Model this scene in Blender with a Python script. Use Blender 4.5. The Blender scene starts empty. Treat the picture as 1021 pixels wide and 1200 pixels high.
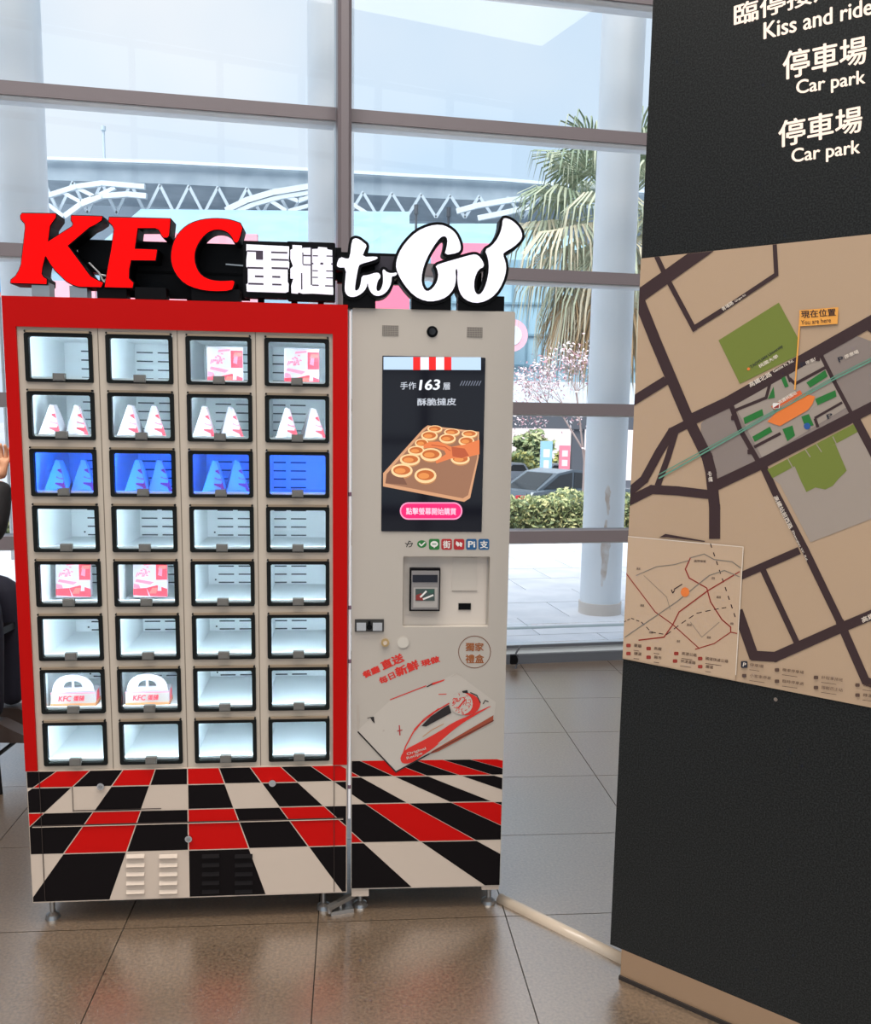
import bpy, bmesh, math, random
from mathutils import Vector as V, Matrix
from mathutils.geometry import tessellate_polygon
SC = bpy.context.scene
COL = SC.collection
# ------------------------------------------------------------ camera
FPX, CYP, PITCH, ROLL, CX, CAMZ = 1095.76, 649.25, .145089, -.0153425, 510.5, 1.59
FW = V((0, math.cos(PITCH), -math.sin(PITCH)))
_r = V((1, 0, 0)); _d = V((0, -math.sin(PITCH), -math.cos(PITCH)))
RX = _r * math.cos(ROLL) + _d * math.sin(ROLL)
DN = _d * math.cos(ROLL) - _r * math.sin(ROLL)
CAM = V((0, 0, CAMZ))
cam = bpy.data.cameras.new('camera'); camo = bpy.data.objects.new('camera', cam); COL.objects.link(camo)
cam.sensor_fit = 'HORIZONTAL'; cam.sensor_width = 36; cam.lens = FPX / 1021 * 36
cam.shift_y = (CYP - 600) / 1021; cam.clip_start = .05; cam.clip_end = 1000
m = Matrix((RX, -DN, -FW)).transposed().to_4x4(); m.translation = CAM
camo.matrix_world = m
SC.camera = camo
# ------------------------------------------------------------ exposure, sky
vs = SC.view_settings; vs.view_transform = 'Standard'; vs.look = 'None'; vs.gamma = 1; vs.use_curve_mapping = False
vs.exposure = 0.25
def lin(c):
    c = c / 255
    return c / 12.92 if c <= .04045 else ((c + .055) / 1.055) ** 2.4
def rgb(c): return (lin(c[0]), lin(c[1]), lin(c[2]), 1)
W = bpy.data.worlds.new('sky'); SC.world = W; W.use_nodes = True
nt = W.node_tree; nt.nodes.clear()
tc = nt.nodes.new('ShaderNodeTexCoord'); nz = nt.nodes.new('ShaderNodeTexNoise'); cr = nt.nodes.new('ShaderNodeValToRGB')
bg = nt.nodes.new('ShaderNodeBackground'); wo = nt.nodes.new('ShaderNodeOutputWorld')
nz.inputs['Scale'].default_value = 2.2; nz.inputs['Detail'].default_value = 4; nz.inputs['Roughness'].default_value = .45
cr.color_ramp.elements[0].position = .38; cr.color_ramp.elements[0].color = rgb((205, 230, 252))
cr.color_ramp.elements[1].position = .66; cr.color_ramp.elements[1].color = rgb((244, 249, 254))
nt.links.new(tc.outputs['Generated'], nz.inputs['Vector']); nt.links.new(nz.outputs['Fac'], cr.inputs['Fac'])
nt.links.new(cr.outputs['Color'], bg.inputs['Color']); nt.links.new(bg.outputs['Background'], wo.inputs['Surface'])
bg.inputs['Strength'].default_value = .88
# unseen overhead fill panels, added to brighten the machine fronts
def area(name, loc, sx, sy, power, color=(1, .96, .9), rot=(0, 0, 0)):
    l = bpy.data.lights.new(name, 'AREA'); l.shape = 'RECTANGLE'; l.size = sx; l.size_y = sy; l.energy = power; l.color = color
    o = bpy.data.objects.new(name, l); o.location = loc; o.rotation_euler = rot; COL.objects.link(o); return o
area('hall_fill_panel', (0, -3.2, 9.0), 15, 6, 820, (1, .96, .9))
area('hall_fill_panel', (-.5, 1.1, 9.0), 10, 2.0, 860, (1, .94, .86))
sun = bpy.data.lights.new('hazy_sun', 'SUN'); sun.energy = 5.5; sun.angle = math.radians(50); sun.color = (1, .98, .95)
suno = bpy.data.objects.new('hazy_sun', sun); COL.objects.link(suno); suno.rotation_euler = (math.radians(27), math.radians(-12), 0)

# ------------------------------------------------------------ helpers
MATS = {}
def mat(name, c, rough=.5, metal=0, emit=None, es=1.0, noise=0, nscale=8, bump=0, bscale=60, spec=.5, coat=0, c2=None, detail=4, lo=.35, hi=.65):
    if name in MATS: return MATS[name]
    M = bpy.data.materials.new(name); M.use_nodes = True; t = M.node_tree; b = t.nodes['Principled BSDF']
    b.inputs['Base Color'].default_value = rgb(c); b.inputs['Roughness'].default_value = rough; b.inputs['Metallic'].default_value = metal
    b.inputs['Specular IOR Level'].default_value = spec
    if coat: b.inputs['Coat Weight'].default_value = coat; b.inputs['Coat Roughness'].default_value = .08
    tcn = t.nodes.new('ShaderNodeTexCoord')
    if c2:
        n = t.nodes.new('ShaderNodeTexNoise'); n.inputs['Scale'].default_value = nscale; n.inputs['Detail'].default_value = detail
        r = t.nodes.new('ShaderNodeValToRGB'); r.color_ramp.elements[0].color = rgb(c); r.color_ramp.elements[1].color = rgb(c2)
        r.color_ramp.elements[0].position = lo; r.color_ramp.elements[1].position = hi
        t.links.new(tcn.outputs['Object'], n.inputs['Vector']); t.links.new(n.outputs['Fac'], r.inputs['Fac']); t.links.new(r.outputs['Color'], b.inputs['Base Color'])
    if bump:
        n = t.nodes.new('ShaderNodeTexNoise'); n.inputs['Scale'].default_value = bscale; n.inputs['Detail'].default_value = 3
        bp = t.nodes.new('ShaderNodeBump'); bp.inputs['Strength'].default_value = bump; bp.inputs['Distance'].default_value = .01
        t.links.new(tcn.outputs['Object'], n.inputs['Vector']); t.links.new(n.outputs['Fac'], bp.inputs['Height']); t.links.new(bp.outputs['Normal'], b.inputs['Normal'])
    if emit:
        b.inputs['Emission Color'].default_value = rgb(emit); b.inputs['Emission Strength'].default_value = es
    MATS[name] = M; return M
def glass(name, tint=(1, 1, 1), refl=.07):
    M = bpy.data.materials.new(name); M.use_nodes = True; t = M.node_tree; t.nodes.clear()
    o = t.nodes.new('ShaderNodeOutputMaterial'); mx = t.nodes.new('ShaderNodeMixShader'); tr = t.nodes.new('ShaderNodeBsdfTransparent'); g = t.nodes.new('ShaderNodeBsdfGlossy')
    g.inputs['Roughness'].default_value = .01; tr.inputs['Color'].default_value = (*tint, 1)
    f = t.nodes.new('ShaderNodeFresnel'); f.inputs['IOR'].default_value = 1.45
    mm = t.nodes.new('ShaderNodeMath'); mm.operation = 'MULTIPLY'; mm.inputs[1].default_value = refl / .035
    t.links.new(f.outputs[0], mm.inputs[0]); t.links.new(mm.outputs[0], mx.inputs[0]); t.links.new(tr.outputs[0], mx.inputs[1]); t.links.new(g.outputs[0], mx.inputs[2]); t.links.new(mx.outputs[0], o.inputs[0])
    MATS[name] = M; return M

class MB:
    def __init__(s): s.v = []; s.f = []; s.m = []; s.mats = []; s.sm = []
    def mi(s, mt):
        if mt not in s.mats: s.mats.append(mt)
        return s.mats.index(mt)
    def add(s, vs_, fs, mt, smooth=False):
        b = len(s.v); s.v += [tuple(v) for v in vs_]; k = s.mi(mt)
        for f in fs: s.f.append([b + i for i in f]); s.m.append(k); s.sm.append(smooth)
    def box(s, x0, x1, y0, y1, z0, z1, mt):
        s.add([(x0,y0,z0),(x1,y0,z0),(x1,y1,z0),(x0,y1,z0),(x0,y0,z1),(x1,y0,z1),(x1,y1,z1),(x0,y1,z1)],
              [(0,1,5,4),(1,2,6,5),(2,3,7,6),(3,0,4,7),(4,5,6,7),(3,2,1,0)], mt)
    def bbox(s, x0, x1, y0, y1, z0, z1, b, mt):   # box with chamfered vertical edges
        pts = [(x0+b,y0),(x1-b,y0),(x1,y0+b),(x1,y1-b),(x1-b,y1),(x0+b,y1),(x0,y1-b),(x0,y0+b)]
        s.add([(x,y,z) for z in (z0,z1) for x,y in pts], [(i,(i+1)%8,8+(i+1)%8,8+i) for i in range(8)]+[tuple(range(8,16)), tuple(range(7,-1,-1))], mt)
    def beam(s, p, q, w, h, mt, up=V((0,0,1))):
        p = V(p); q = V(q); d = (q-p).normalized(); a = d.cross(up)
        if a.length < 1e-4: a = V((1,0,0))
        a.normalize(); c = a.cross(d).normalized(); pts = []
        for e in (p, q):
            for i, j in ((-1,-1),(1,-1),(1,1),(-1,1)): pts.append(e + a*i*w/2 + c*j*h/2)
        s.add(pts, [(0,1,5,4),(1,2,6,5),(2,3,7,6),(3,0,4,7),(4,5,6,7),(3,2,1,0)], mt)
    def cyl(s, p, q, r, mt, n=16, r2=None, cap=True):
        p = V(p); q = V(q); r2 = r if r2 is None else r2
        d = (q-p).normalized(); a = d.orthogonal().normalized(); c = d.cross(a)
        pts = [e + (a*math.cos(k*2*math.pi/n) + c*math.sin(k*2*math.pi/n))*rr for e, rr in ((p, r), (q, r2)) for k in range(n)]
        s.add(pts, [(i,(i+1)%n,n+(i+1)%n,n+i) for i in range(n)], mt, True)
        if cap: s.add(pts, [tuple(range(n-1,-1,-1)), tuple(range(n,2*n))], mt)
    def tube(s, pts, r, mt, n=8):
        pts = [V(p) for p in pts]
        for a, b in zip(pts, pts[1:]): s.cyl(a, b, r, mt, n)
    def ball(s, c, r, mt, n=10, k=7):
        c = V(c); r = r if hasattr(r, '__len__') else (r, r, r); vv = []; ff = []
        for i in range(k+1):
            t = math.pi*i/k
            for j in range(n):
                p = 2*math.pi*j/n; vv.append(c + V((r[0]*math.sin(t)*math.cos(p), r[1]*math.sin(t)*math.sin(p), r[2]*math.cos(t))))
        for i in range(k):
            for j in range(n): ff.append((i*n+j, i*n+(j+1)%n, (i+1)*n+(j+1)%n, (i+1)*n+j)[::-1])
        s.add(vv, ff, mt, True)
    def flat(s, loops, y, mt):      # (u,z) loops, front face towards -y, first loop is the outline, others holes
        if not hasattr(loops[0][0], '__len__'): loops = [loops]
        al = [p for l in loops for p in l]
        tr = tessellate_polygon([[V((p[0], p[1], 0)) for p in l] for l in loops]); out = []
        for t in tr:
            a, b, c = (al[i] for i in t)
            cr_ = (b[0]-a[0])*(c[1]-a[1]) - (b[1]-a[1])*(c[0]-a[0])
            if abs(cr_) < 1e-12: continue
            out.append(t if cr_ > 0 else (t[0], t[2], t[1]))
        s.add([(p[0], y, p[1]) for p in al], out, mt)
    def prism(s, loops, y0, y1, mt, side=None):
        if not hasattr(loops[0][0], '__len__'): loops = [loops]
        s.flat(loops, y0, mt)
        for k, l in enumerate(loops):
            ar = sum(a[0]*b[1]-b[0]*a[1] for a, b in zip(l, l[1:]+l[:1]))
            if (ar < 0) != (k > 0): l = l[::-1]
            n = len(l)
            s.add([(p[0], y0, p[1]) for p in l] + [(p[0], y1, p[1]) for p in l], [((i+1)%n, i, n+i, n+(i+1)%n)[::-1] for i in range(n)], side or mt)
        b = MB(); b.flat(loops, y1, side or mt); s.add(b.v, [f[::-1] for f in b.f], side or mt)
    def build(s, name, parent=None, loc=None, **kw):
        me = bpy.data.meshes.new(name); me.from_pydata(s.v, [], s.f)
        for x in s.mats: me.materials.append(x)
        me.polygons.foreach_set('material_index', s.m); me.polygons.foreach_set('use_smooth', s.sm); me.update()
        o = bpy.data.objects.new(name, me); COL.objects.link(o)
        if parent: o.parent = parent
        if loc is not None: o.location = loc
        for k, v in kw.items(): o[k] = v
        return o
def empty(name, loc, rz=0, **kw):
    o = bpy.data.objects.new(name, None); o.empty_display_size = .1; COL.objects.link(o); o.location = loc; o.rotation_euler = (0, 0, rz)
    for k, v in kw.items(): o[k] = v
    return o
def dup(o, parent=None, loc=None):
    c = o.copy(); COL.objects.link(c); c.parent = parent
    if loc is not None: c.location = loc
    for ch in list(o.children): dup(ch, c)
    return c
def inst(name, me, parent, loc=(0,0,0), rot=(0,0,0), scale=(1,1,1), **kw):
    o = bpy.data.objects.new(name, me); COL.objects.link(o); o.parent = parent; o.location = loc; o.rotation_euler = rot; o.scale = scale
    for k, v in kw.items(): o[k] = v
    return o
def ray(x, y): return RX*((x-CX)/FPX) + DN*((y-CYP)/FPX) + FW
def at(x, y, Y): d = ray(x, y); return CAM + d*(Y/d.y)
def floorpt(x, y, z=0): d = ray(x, y); return CAM + d*((z-CAMZ)/d.z)
class Plane:     # a vertical plane at a real place; loc() measures where a photographed point lies on it
    def __init__(s, px, py, z, yaw):
        s.O = floorpt(px, py, z); s.u = V((math.cos(yaw), math.sin(yaw), 0)); s.n = V((math.sin(yaw), -math.cos(yaw), 0)); s.yaw = yaw
        s.base = V((s.O.x, s.O.y, 0))
    def loc(s, x, y, off=0):
        d = ray(x, y); O = s.O + s.n*off; P = CAM + d*((O-CAM).dot(s.n)/d.dot(s.n)); return ((P-s.O).dot(s.u), P.z)
LP = Plane(37.5, 1059, .075, .0979); KP = Plane(411.3, 1043, .075, .078); WP = Plane(600, 777.6, 0, .2073); BP = Plane(727, 1147, 0, -.6958)
_tc = {}
def text_mesh(body, offset=0, res=3):
    bold = offset; offset = 0
    k = (body, bold, res)
    if k in _tc: return _tc[k]
    cu = bpy.data.curves.new('t', 'FONT'); cu.body = body; cu.offset = offset; cu.resolution_u = res; cu.fill_mode = 'FRONT'
    ob = bpy.data.objects.new('t', cu); COL.objects.link(ob)
    dg = bpy.context.evaluated_depsgraph_get(); me = bpy.data.meshes.new_from_object(ob.evaluated_get(dg))
    vv = [(v.co.x, v.co.y) for v in me.vertices]; ff = [tuple(p.vertices) for p in me.polygons]
    bpy.data.objects.remove(ob); bpy.data.curves.remove(cu); bpy.data.meshes.remove(me)
    if bold and vv:
        n0 = len(vv); v0 = list(vv); f0 = list(ff)
        for q, (dx, dy) in enumerate(((bold, 0), (-bold, 0), (0, bold*.7), (0, -bold*.7))):
            vv += [(x+dx, y+dy) for x, y in v0]; ff += [tuple(i+n0*(q+1) for i in f) for f in f0]
    xs = [v[0] for v in vv] or [0, 1]; ys = [v[1] for v in vv] or [0, 1]
    x0, x1, y0, y1 = min(xs), max(xs), min(ys), max(ys)
    vv = [((x-x0)/max(1e-6, x1-x0), (y-y0)/max(1e-6, y1-y0)) for x, y in vv]
    _tc[k] = (vv, ff); return vv, ff
class Art:      # flat print laid on a plane, one mesh with several inks
    def __init__(s, plane, off=0, scale=1, ox=0, oy=0): s.p = plane; s.off = off; s.s = scale; s.ox = ox; s.oy = oy; s.mb = MB(); s.layer = 0; s.clip = None
    def L(s, p): return s.p.loc(s.ox + p[0]/s.s, s.oy + p[1]/s.s, s.off)
    def y(s, layer): s.c = (getattr(s, 'c', 0) + 1) % 30; return -s.off - .0004 - .00035*layer - s.c*1e-5
    def poly(s, pts, mt, layer=0):
        P = [s.L(p) for p in pts]
        if s.clip: P = clip(P, *s.clip)
        if P and len(P) > 2: s.mb.flat(P, s.y(layer), mt)
    def line(s, pts, w, mt, layer=0):      # w in crop pixels
        for a, b in zip(pts, pts[1:]):
            dx, dy = b[0]-a[0], b[1]-a[1]; l = math.hypot(dx, dy) or 1; nx, ny = -dy/l*w/2, dx/l*w/2; ex, ey = dx/l*w*.25, dy/l*w*.25
            s.poly([(a[0]+nx-ex, a[1]+ny-ey), (b[0]+nx+ex, b[1]+ny+ey), (b[0]-nx+ex, b[1]-ny+ey), (a[0]-nx-ex, a[1]-ny-ey)], mt, layer)
    def ell(s, cx, cy, rx, ry, mt, layer=0, n=20, rot=0):
        c, q = math.cos(rot), math.sin(rot)
        s.poly([(cx + rx*math.cos(t)*c - ry*math.sin(t)*q, cy + rx*math.cos(t)*q + ry*math.sin(t)*c) for t in [2*math.pi*i/n for i in range(n)]], mt, layer)
    def ring(s, cx, cy, rx, ry, w, mt, layer=0, n=28):
        P = [(cx + rx*math.cos(2*math.pi*i/n), cy + ry*math.sin(2*math.pi*i/n)) for i in range(n+1)]; s.line(P, w, mt, layer)
    def text(s, body, bl, br, h, mt, layer=1, offset=.015, up=None, res=3):   # baseline-left, baseline-right, height (crop px)
        vv, ff = text_mesh(body, offset, res); dx, dy = br[0]-bl[0], br[1]-bl[1]; l = math.hypot(dx, dy)
        ux, uy = up or (dy/l, -dx/l)
        pts = [s.L((bl[0]+dx*x+ux*h*y, bl[1]+dy*x+uy*h*y)) for x, y in vv]; yy = s.y(layer)
        n0 = max(1, len(pts)//(5 if offset else 1)); s.mb.add([(p[0], yy-2e-5*(i//n0), p[1]) for i, p in enumerate(pts)], ff, mt)
    def rrect(s, x0, y0, x1, y1, r, mt, layer=0, n=5):
        P = []
        for cx, cy, a in ((x1-r, y0+r, -90), (x1-r, y1-r, 0), (x0+r, y1-r, 90), (x0+r, y0+r, 180)):
            for i in range(n+1): t = math.radians(a + 90*i/n); P.append((cx + r*math.cos(t), cy + r*math.sin(t)))
        s.poly(P, mt, layer)
def clip(poly, x0, x1, z0, z1):
    for ax, lim, sg in ((0, x0, 1), (0, x1, -1), (1, z0, 1), (1, z1, -1)):
        out = []
        for i in range(len(poly)):
            a, b = poly[i-1], poly[i]; ia, ib = (a[ax]-lim)*sg >= 0, (b[ax]-lim)*sg >= 0
            if ia != ib:
                t = (lim-a[ax])/(b[ax]-a[ax]); out.append((a[0]+(b[0]-a[0])*t, a[1]+(b[1]-a[1])*t))
            if ib: out.append(b)
        poly = out
        if not poly: return None
    return poly
def chaikin(p, k=1):
    for _ in range(k):
        q = []
        for a, b in zip(p, p[1:]+p[:1]): q += [(a[0]*.75+b[0]*.25, a[1]*.75+b[1]*.25), (a[0]*.25+b[0]*.75, a[1]*.25+b[1]*.75)]
        p = q
    return p
def rect_loop(x0, x1, z0, z1, r=0, n=4):
    if not r: return [(x0,z0),(x1,z0),(x1,z1),(x0,z1)]
    P = []
    for cx, cz, a in ((x1-r, z0+r, -90), (x1-r, z1-r, 0), (x0+r, z1-r, 90), (x0+r, z0+r, 180)):
        for i in range(n+1): t = math.radians(a + 90*i/n); P.append((cx + r*math.cos(t), cz + r*math.sin(t)))
    return P

# ------------------------------------------------------------ materials
RED = mat('red_enamel', (176, 3, 1), .45, spec=.12)
BEIGE = mat('beige_steel', (186, 174, 160), .42)
KBODY = mat('kiosk_grey_paint', (178, 170, 161), .45)
CREAM = mat('cream_vinyl', (196, 180, 166), .4)
BLACKV = mat('black_vinyl', (10, 5, 7), .5, spec=.12)
REDV = mat('red_vinyl', (190, 8, 5), .45, spec=.12)
GASK = mat('black_rubber', (10, 14, 14), .55, spec=.2)
BLACK = mat('black_plastic', (4, 4, 7), .5, spec=.12)
INT = mat('white_liner', (246, 249, 250), .5)
LATCH = mat('latch_grey', (110, 108, 104), .4, .3)
STEEL = mat('brushed_steel', (165, 165, 165), .3, .9)
CHROME = mat('chrome', (215, 215, 215), .15, 1)
GOLD = mat('brass', (200, 170, 120), .3, .8)
MULL = mat('mullion_paint', (108, 100, 104), .4)
WHITE = mat('white_print', (240, 238, 236), .5)
PANE = glass('window_glass', (.98, .99, 1), .03)
DPANE = glass('locker_door_glass', (.98, 1, 1), .02)
FLOORM = mat('floor_granite', (62, 48, 35), .25, coat=1, c2=(122, 101, 79), nscale=110, detail=6, bump=.10, bscale=160, lo=.3, hi=.7)
MATS['floor_granite'].node_tree.nodes['Principled BSDF'].inputs['Coat IOR'].default_value = 3.3; MATS['floor_granite'].node_tree.nodes['Principled BSDF'].inputs['Coat Roughness'].default_value = .29
GROUT = mat('floor_joint', (48, 44, 40), .6)

# ------------------------------------------------------------ the setting
def struct(mb, name, parent=None, **kw):
    o = mb.build(name, parent, **kw); o['kind'] = 'structure'; return o
CEIL = mat('ceiling_paint', (120, 118, 116), .8)
HW = mat('hall_wall', (105, 104, 108), .7)
def wl(x): return WP.base.y + (x-WP.base.x)*math.tan(.2073)
mb = MB(); P = [(-9, -10), (9, -10), (9, wl(9)), (-9, wl(-9))]; mb.add([(x, y, z) for z in (-.2, -.006) for x, y in P], [(0,1,5,4),(1,2,6,5),(2,3,7,6),(3,0,4,7),(4,5,6,7),(3,2,1,0)], GROUT); FLOOR = struct(mb, 'floor')
# floor tiles: grid measured from the visible joints
ta = .09; tu, tv = .602, .585
vis = []
for i in range(-7, 5):
    for j in range(-4, 9):
        u0, v0 = .497 + i*tu, 2.785 + j*tv
        cx = (u0+tu/2)*math.cos(ta) - (v0+tv/2)*math.sin(ta); cy = (u0+tu/2)*math.sin(ta) + (v0+tv/2)*math.cos(ta)
        wy = WP.base.y + (cx-WP.base.x)*math.tan(.2073)
        if cy < wy - .42 and cy > .5: vis.append((cx, cy))
tb = MB(); tb.bbox(-tu/2+.0018, tu/2-.0018, -tv/2+.0018, tv/2-.0018, -.02, 0, .001, FLOORM); t0 = tb.build('floor_tile', FLOOR)
for k, (x, y) in enumerate(vis):
    o = t0 if k == 0 else inst('floor_tile', t0.data, FLOOR)
    o.location = (x, y, 0); o.rotation_euler = (0, 0, ta)
# remaining floor beyond the singly-built tiles, same stone
rest = MB()
def rest_tile(u0, v0):
    P = [(u0+.002, v0+.002), (u0+tu-.002, v0+.002), (u0+tu-.002, v0+tv-.002), (u0+.002, v0+tv-.002)]
    P = [(u*math.cos(ta)-v*math.sin(ta), u*math.sin(ta)+v*math.cos(ta)) for u, v in P]
    Q = []
    lim = lambda x: WP.base.y + (x-WP.base.x)*math.tan(.2073) - .005
    for a, b in zip(P, P[1:]+P[:1]):
        ia, ib = a[1] <= lim(a[0]), b[1] <= lim(b[0])
        if ia: Q.append(a)
        if ia != ib:
            fa, fb = a[1]-lim(a[0]), b[1]-lim(b[0]); t = fa/(fa-fb); Q.append((a[0]+(b[0]-a[0])*t, a[1]+(b[1]-a[1])*t))
    if len(Q) > 2: rest.add([(x, y, 0) for x, y in Q], [tuple(range(len(Q)))], FLOORM)
vs_set = set((round(x, 3), round(y, 3)) for x, y in vis)
for i in range(-15, 14):
    for j in range(-21, 10):
        u0, v0 = .497 + i*tu, 2.785 + j*tv
        cx = (u0+tu/2)*math.cos(ta) - (v0+tv/2)*math.sin(ta); cy = (u0+tu/2)*math.sin(ta) + (v0+tv/2)*math.cos(ta)
        if (round(cx, 3), round(cy, 3)) in vs_set or abs(cx) > 8.6 or cy < -9.6: continue
        rest_tile(u0, v0)
o = rest.build('floor_tiling', FLOOR); o['kind'] = 'stuff'
mb = MB(); mb.add([(x, y, z) for z in (9.2, 9.4) for x, y in P], [(0,1,5,4),(1,2,6,5),(2,3,7,6),(3,0,4,7),(4,5,6,7),(3,2,1,0)], CEIL); struct(mb, 'ceiling')
mb = MB(); mb.box(-9.2, -9, -10, 3.9, 0, 9.2, HW); struct(mb, 'wall_left')
mb = MB(); mb.box(9, 9.2, -10, 7.7, 0, 9.2, HW); struct(mb, 'wall_right')
# back of the hall: glazed wall with dark lattice
mb = MB()
for k in range(-5, 6): mb.box(k*1.8-.06, k*1.8+.06, -10.1, -9.9, 0, 9.2, MULL)
for z in (.05, 1.2, 2.4, 3.6, 4.8, 6.0, 7.4, 9.1): mb.box(-9, 9, -10.08, -9.92, z-.05, z+.05, MULL)
struct(mb, 'window_2')
# ---- glazed front wall
WIN = empty('window_1', WP.base, WP.yaw, kind='structure')
SOFFIT_LIT = mat('reflected_light_pale', (214, 218, 222), .35)  # pale strips under transoms: outdoor light reflected on undersides, put into colour
TRZ = [(.873, .075), (1.693, .075), (2.51, .072), (3.357, .072), (4.17, .072), (4.99, .07), (5.8, .07), (6.7, .07), (7.6, .07), (8.5, .07)]
MU = [-1.113 + 2.72*k for k in (-3, -2, -1, 0, 1, 2)]
for a, b in zip([-9.5] + MU, MU + [8.3]):
    for zt, h in TRZ:
        t = MB(); t.box(a + .04 if a > -9 else a, b - .04 if b < 8 else b, 0, .15, zt-h, zt, MULL); t.build('transom', WIN); t = MB(); t.box(a + .04 if a > -9 else a, b - .04 if b < 8 else b, .012, .165, zt-h-.009, zt-h, SOFFIT_LIT); t.build('lit_underside', WIN)
    zs = [.245] + [z for z, h in TRZ] + [9.2]
    for k in range(len(zs)-1):
        t = MB(); t.box(a+.04, b-.04, .07, .078, zs[k]-.002, zs[k+1] - (TRZ[k][1] if k < len(TRZ) else 0) + .002, PANE); t.build('pane', WIN)
    t = MB(); t.box(a+.04, b-.04, .07, .078, .12, .235, PANE); t.build('pane', WIN)
for u in MU:
    t = MB(); t.bbox(u-.039, u+.039, -.12, .02, 0, 9.2, .018, MULL); t.box(u-.03, u+.03, .02, .2, 0, 9.2, mat('frame_steel', (150, 160, 168), .35, .3)); t.build('mullion', WIN)
SILL = mat('sill_dark', (74, 78, 86), .4); SILL2 = mat('sill_light', (205, 214, 220), .4)
t = MB(); t.box(-9.5, 8.3, -.02, .16, 0, .062, SILL); t.build('sill', WIN)
t = MB(); t.box(-9.5, 8.3, .01, .14, .062, .098, SILL2); t.build('sill_cap', WIN)
t = MB(); t.box(-9.5, 8.3, -.005, .005, .103, .122, SILL); t.build('sill_rail', WIN)
t = MB(); t.box(-9.5, 8.3, .0, .03, .228, .240, mat('rail_light', (140, 160, 175), .4)); t.build('lower_rail', WIN)

# ------------------------------------------------------------ locker cabinet
LK = empty('locker_cabinet', LP.base, LP.yaw, label='red food locker vending cabinet with 28 windowed compartments and checkered lower panel', category='vending machine')
LW, LT, LB, LD = .975, 1.912, .075, .66
U0, U1, Z0, Z1 = .035, .931, .505, 1.828
mb = MB()
mb.prism([(0, .505), (U0, .505), (U0, Z1), (U1, Z1), (U1, .505), (LW, .505), (LW, LT), (0, LT)], 0, .03, RED)
mb.box(0, .03, .03, LD, .505, LT, RED); mb.box(LW-.03, LW, .03, LD, .505, LT, RED)
mb.box(.03, LW-.03, .03, LD, LT-.03, LT, RED); mb.box(.03, LW-.03, LD-.02, LD, .505, LT-.03, RED)
mb.build('body', LK)
mb = MB(); mb.bbox(0, LW, .004, LD, LB, .5045, .003, CREAM); mb.build('lower_body', LK)
# lattice of beige door frames
PU, PZ = .2257, .1650
mb = MB()
holes = [rect_loop(.0545+PU*c, .2435+PU*c, 1.6735-PZ*r, 1.8125-PZ*r, .004, 2) for c in range(4) for r in range(8)]
mb.prism([rect_loop(U0, U1, Z0, Z1)] + holes, .008, .022, BEIGE)
mb.build('door_lattice', LK)
TAUPE = mat('hinge_taupe', (140, 124, 104), .4, .2); GRV = mat('groove_dark', (116, 104, 92), .6)
mb = MB()
for c in (1, 2, 3): mb.box(U0+.2237*c-.001, U0+.2237*c+.0015, .0072, .009, Z0, Z1, GRV)
mb.build('column_groove', LK)
# one compartment and one door, copied 28 times
CD = .42
def compartment(r, c, proto={}):
    key = ('b' if r == 2 else 'w', c)
    cu, zt = .149 + PU*c, 1.8125 - PZ*r; hw = .1015; hh = .149
    mb = MB(); x0, x1, z0, z1 = -hw, hw, -hh, 0; y0, y1 = .03, CD
    pts = [(x0,y0,z0),(x1,y0,z0),(x1,y1,z0),(x0,y1,z0),(x0,y0,z1),(x1,y0,z1),(x1,y1,z1),(x0,y1,z1)]
    if key not in proto:
        mb.add(pts, [(0,1,2,3),(4,7,6,5),(0,3,7,4),(1,5,6,2),(3,2,6,7)], INT)
        mb.box(x0, x1, .024, .032, z0, z0+.022, INT)
        bm_ = mb.build('compartment', LK)
        sl = MB(); DK = mat('slot_dark', (60, 72, 78), .7); go = (.014, -.033, -.005, -.05)[c]
        for k in range(5):
            for s_ in (-.062, .006): sl.box(go+s_, go+s_+.052, CD-.003, CD-.001, -.027-.0285*k-.003, -.027-.0285*k+.001, DK)
        sl.box(go-.075, go-.070, CD-.003, CD-.001, -.135, -.130, DK)
        s_o = sl.build('vent_slots', bm_)
        ls = MB()
        if r == 2: EM = mat('blue_led_strip', (60, 90, 255), emit=(20, 100, 255), es=170)
        else: EM = mat('white_led_strip', (255, 255, 255), emit=(214, 238, 255), es=84)
        ls.box(-.1005, -.0975, .024, .033, -.135, -.012, EM); ls.build('light_strip', bm_); ls = MB(); ls.box(.0975, .1005, .024, .033, -.135, -.012, EM); ls.build('light_strip', bm_)
        proto[key] = bm_; o = bm_
    else: o = dup(proto[key], LK)
    o.location = (cu, 0, zt + .0035)
for r in range(8):
    for c in range(4): compartment(r, c)
gm = MB(); gm.prism([rect_loop(-.0942, .0942, -.1355, .0028, .006), rect_loop(-.083, .083, -.1265, -.0075, .006)], .002, .02, GASK)
door = gm.build('locker_door', LK)
g = MB(); g.box(-.0835, .0835, .012, .0155, -.127, -.007, DPANE); g.build('glass_pane', door)
g = MB(); g.box(-.0165, .0165, -.006, .01, -.132, -.1105, LATCH); g.box(-.013, .013, -.0085, -.006, -.129, -.1135, LATCH); g.build('latch_tab', door)
g = MB(); g.box(-.089, .089, -.001, .008, .0032, .0095, TAUPE)
for x in (-.09, .09): g.cyl((x, -.001, .0065), (x, .01, .0065), .0032, GASK, 8)
g.build('hinge_strip', door)
for r in range(8):
    for c in range(4):
        o = door if (r, c) == (0, 0) else dup(door, LK)
        o.location = (.149+PU*c, 0, 1.8095-PZ*r)
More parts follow.
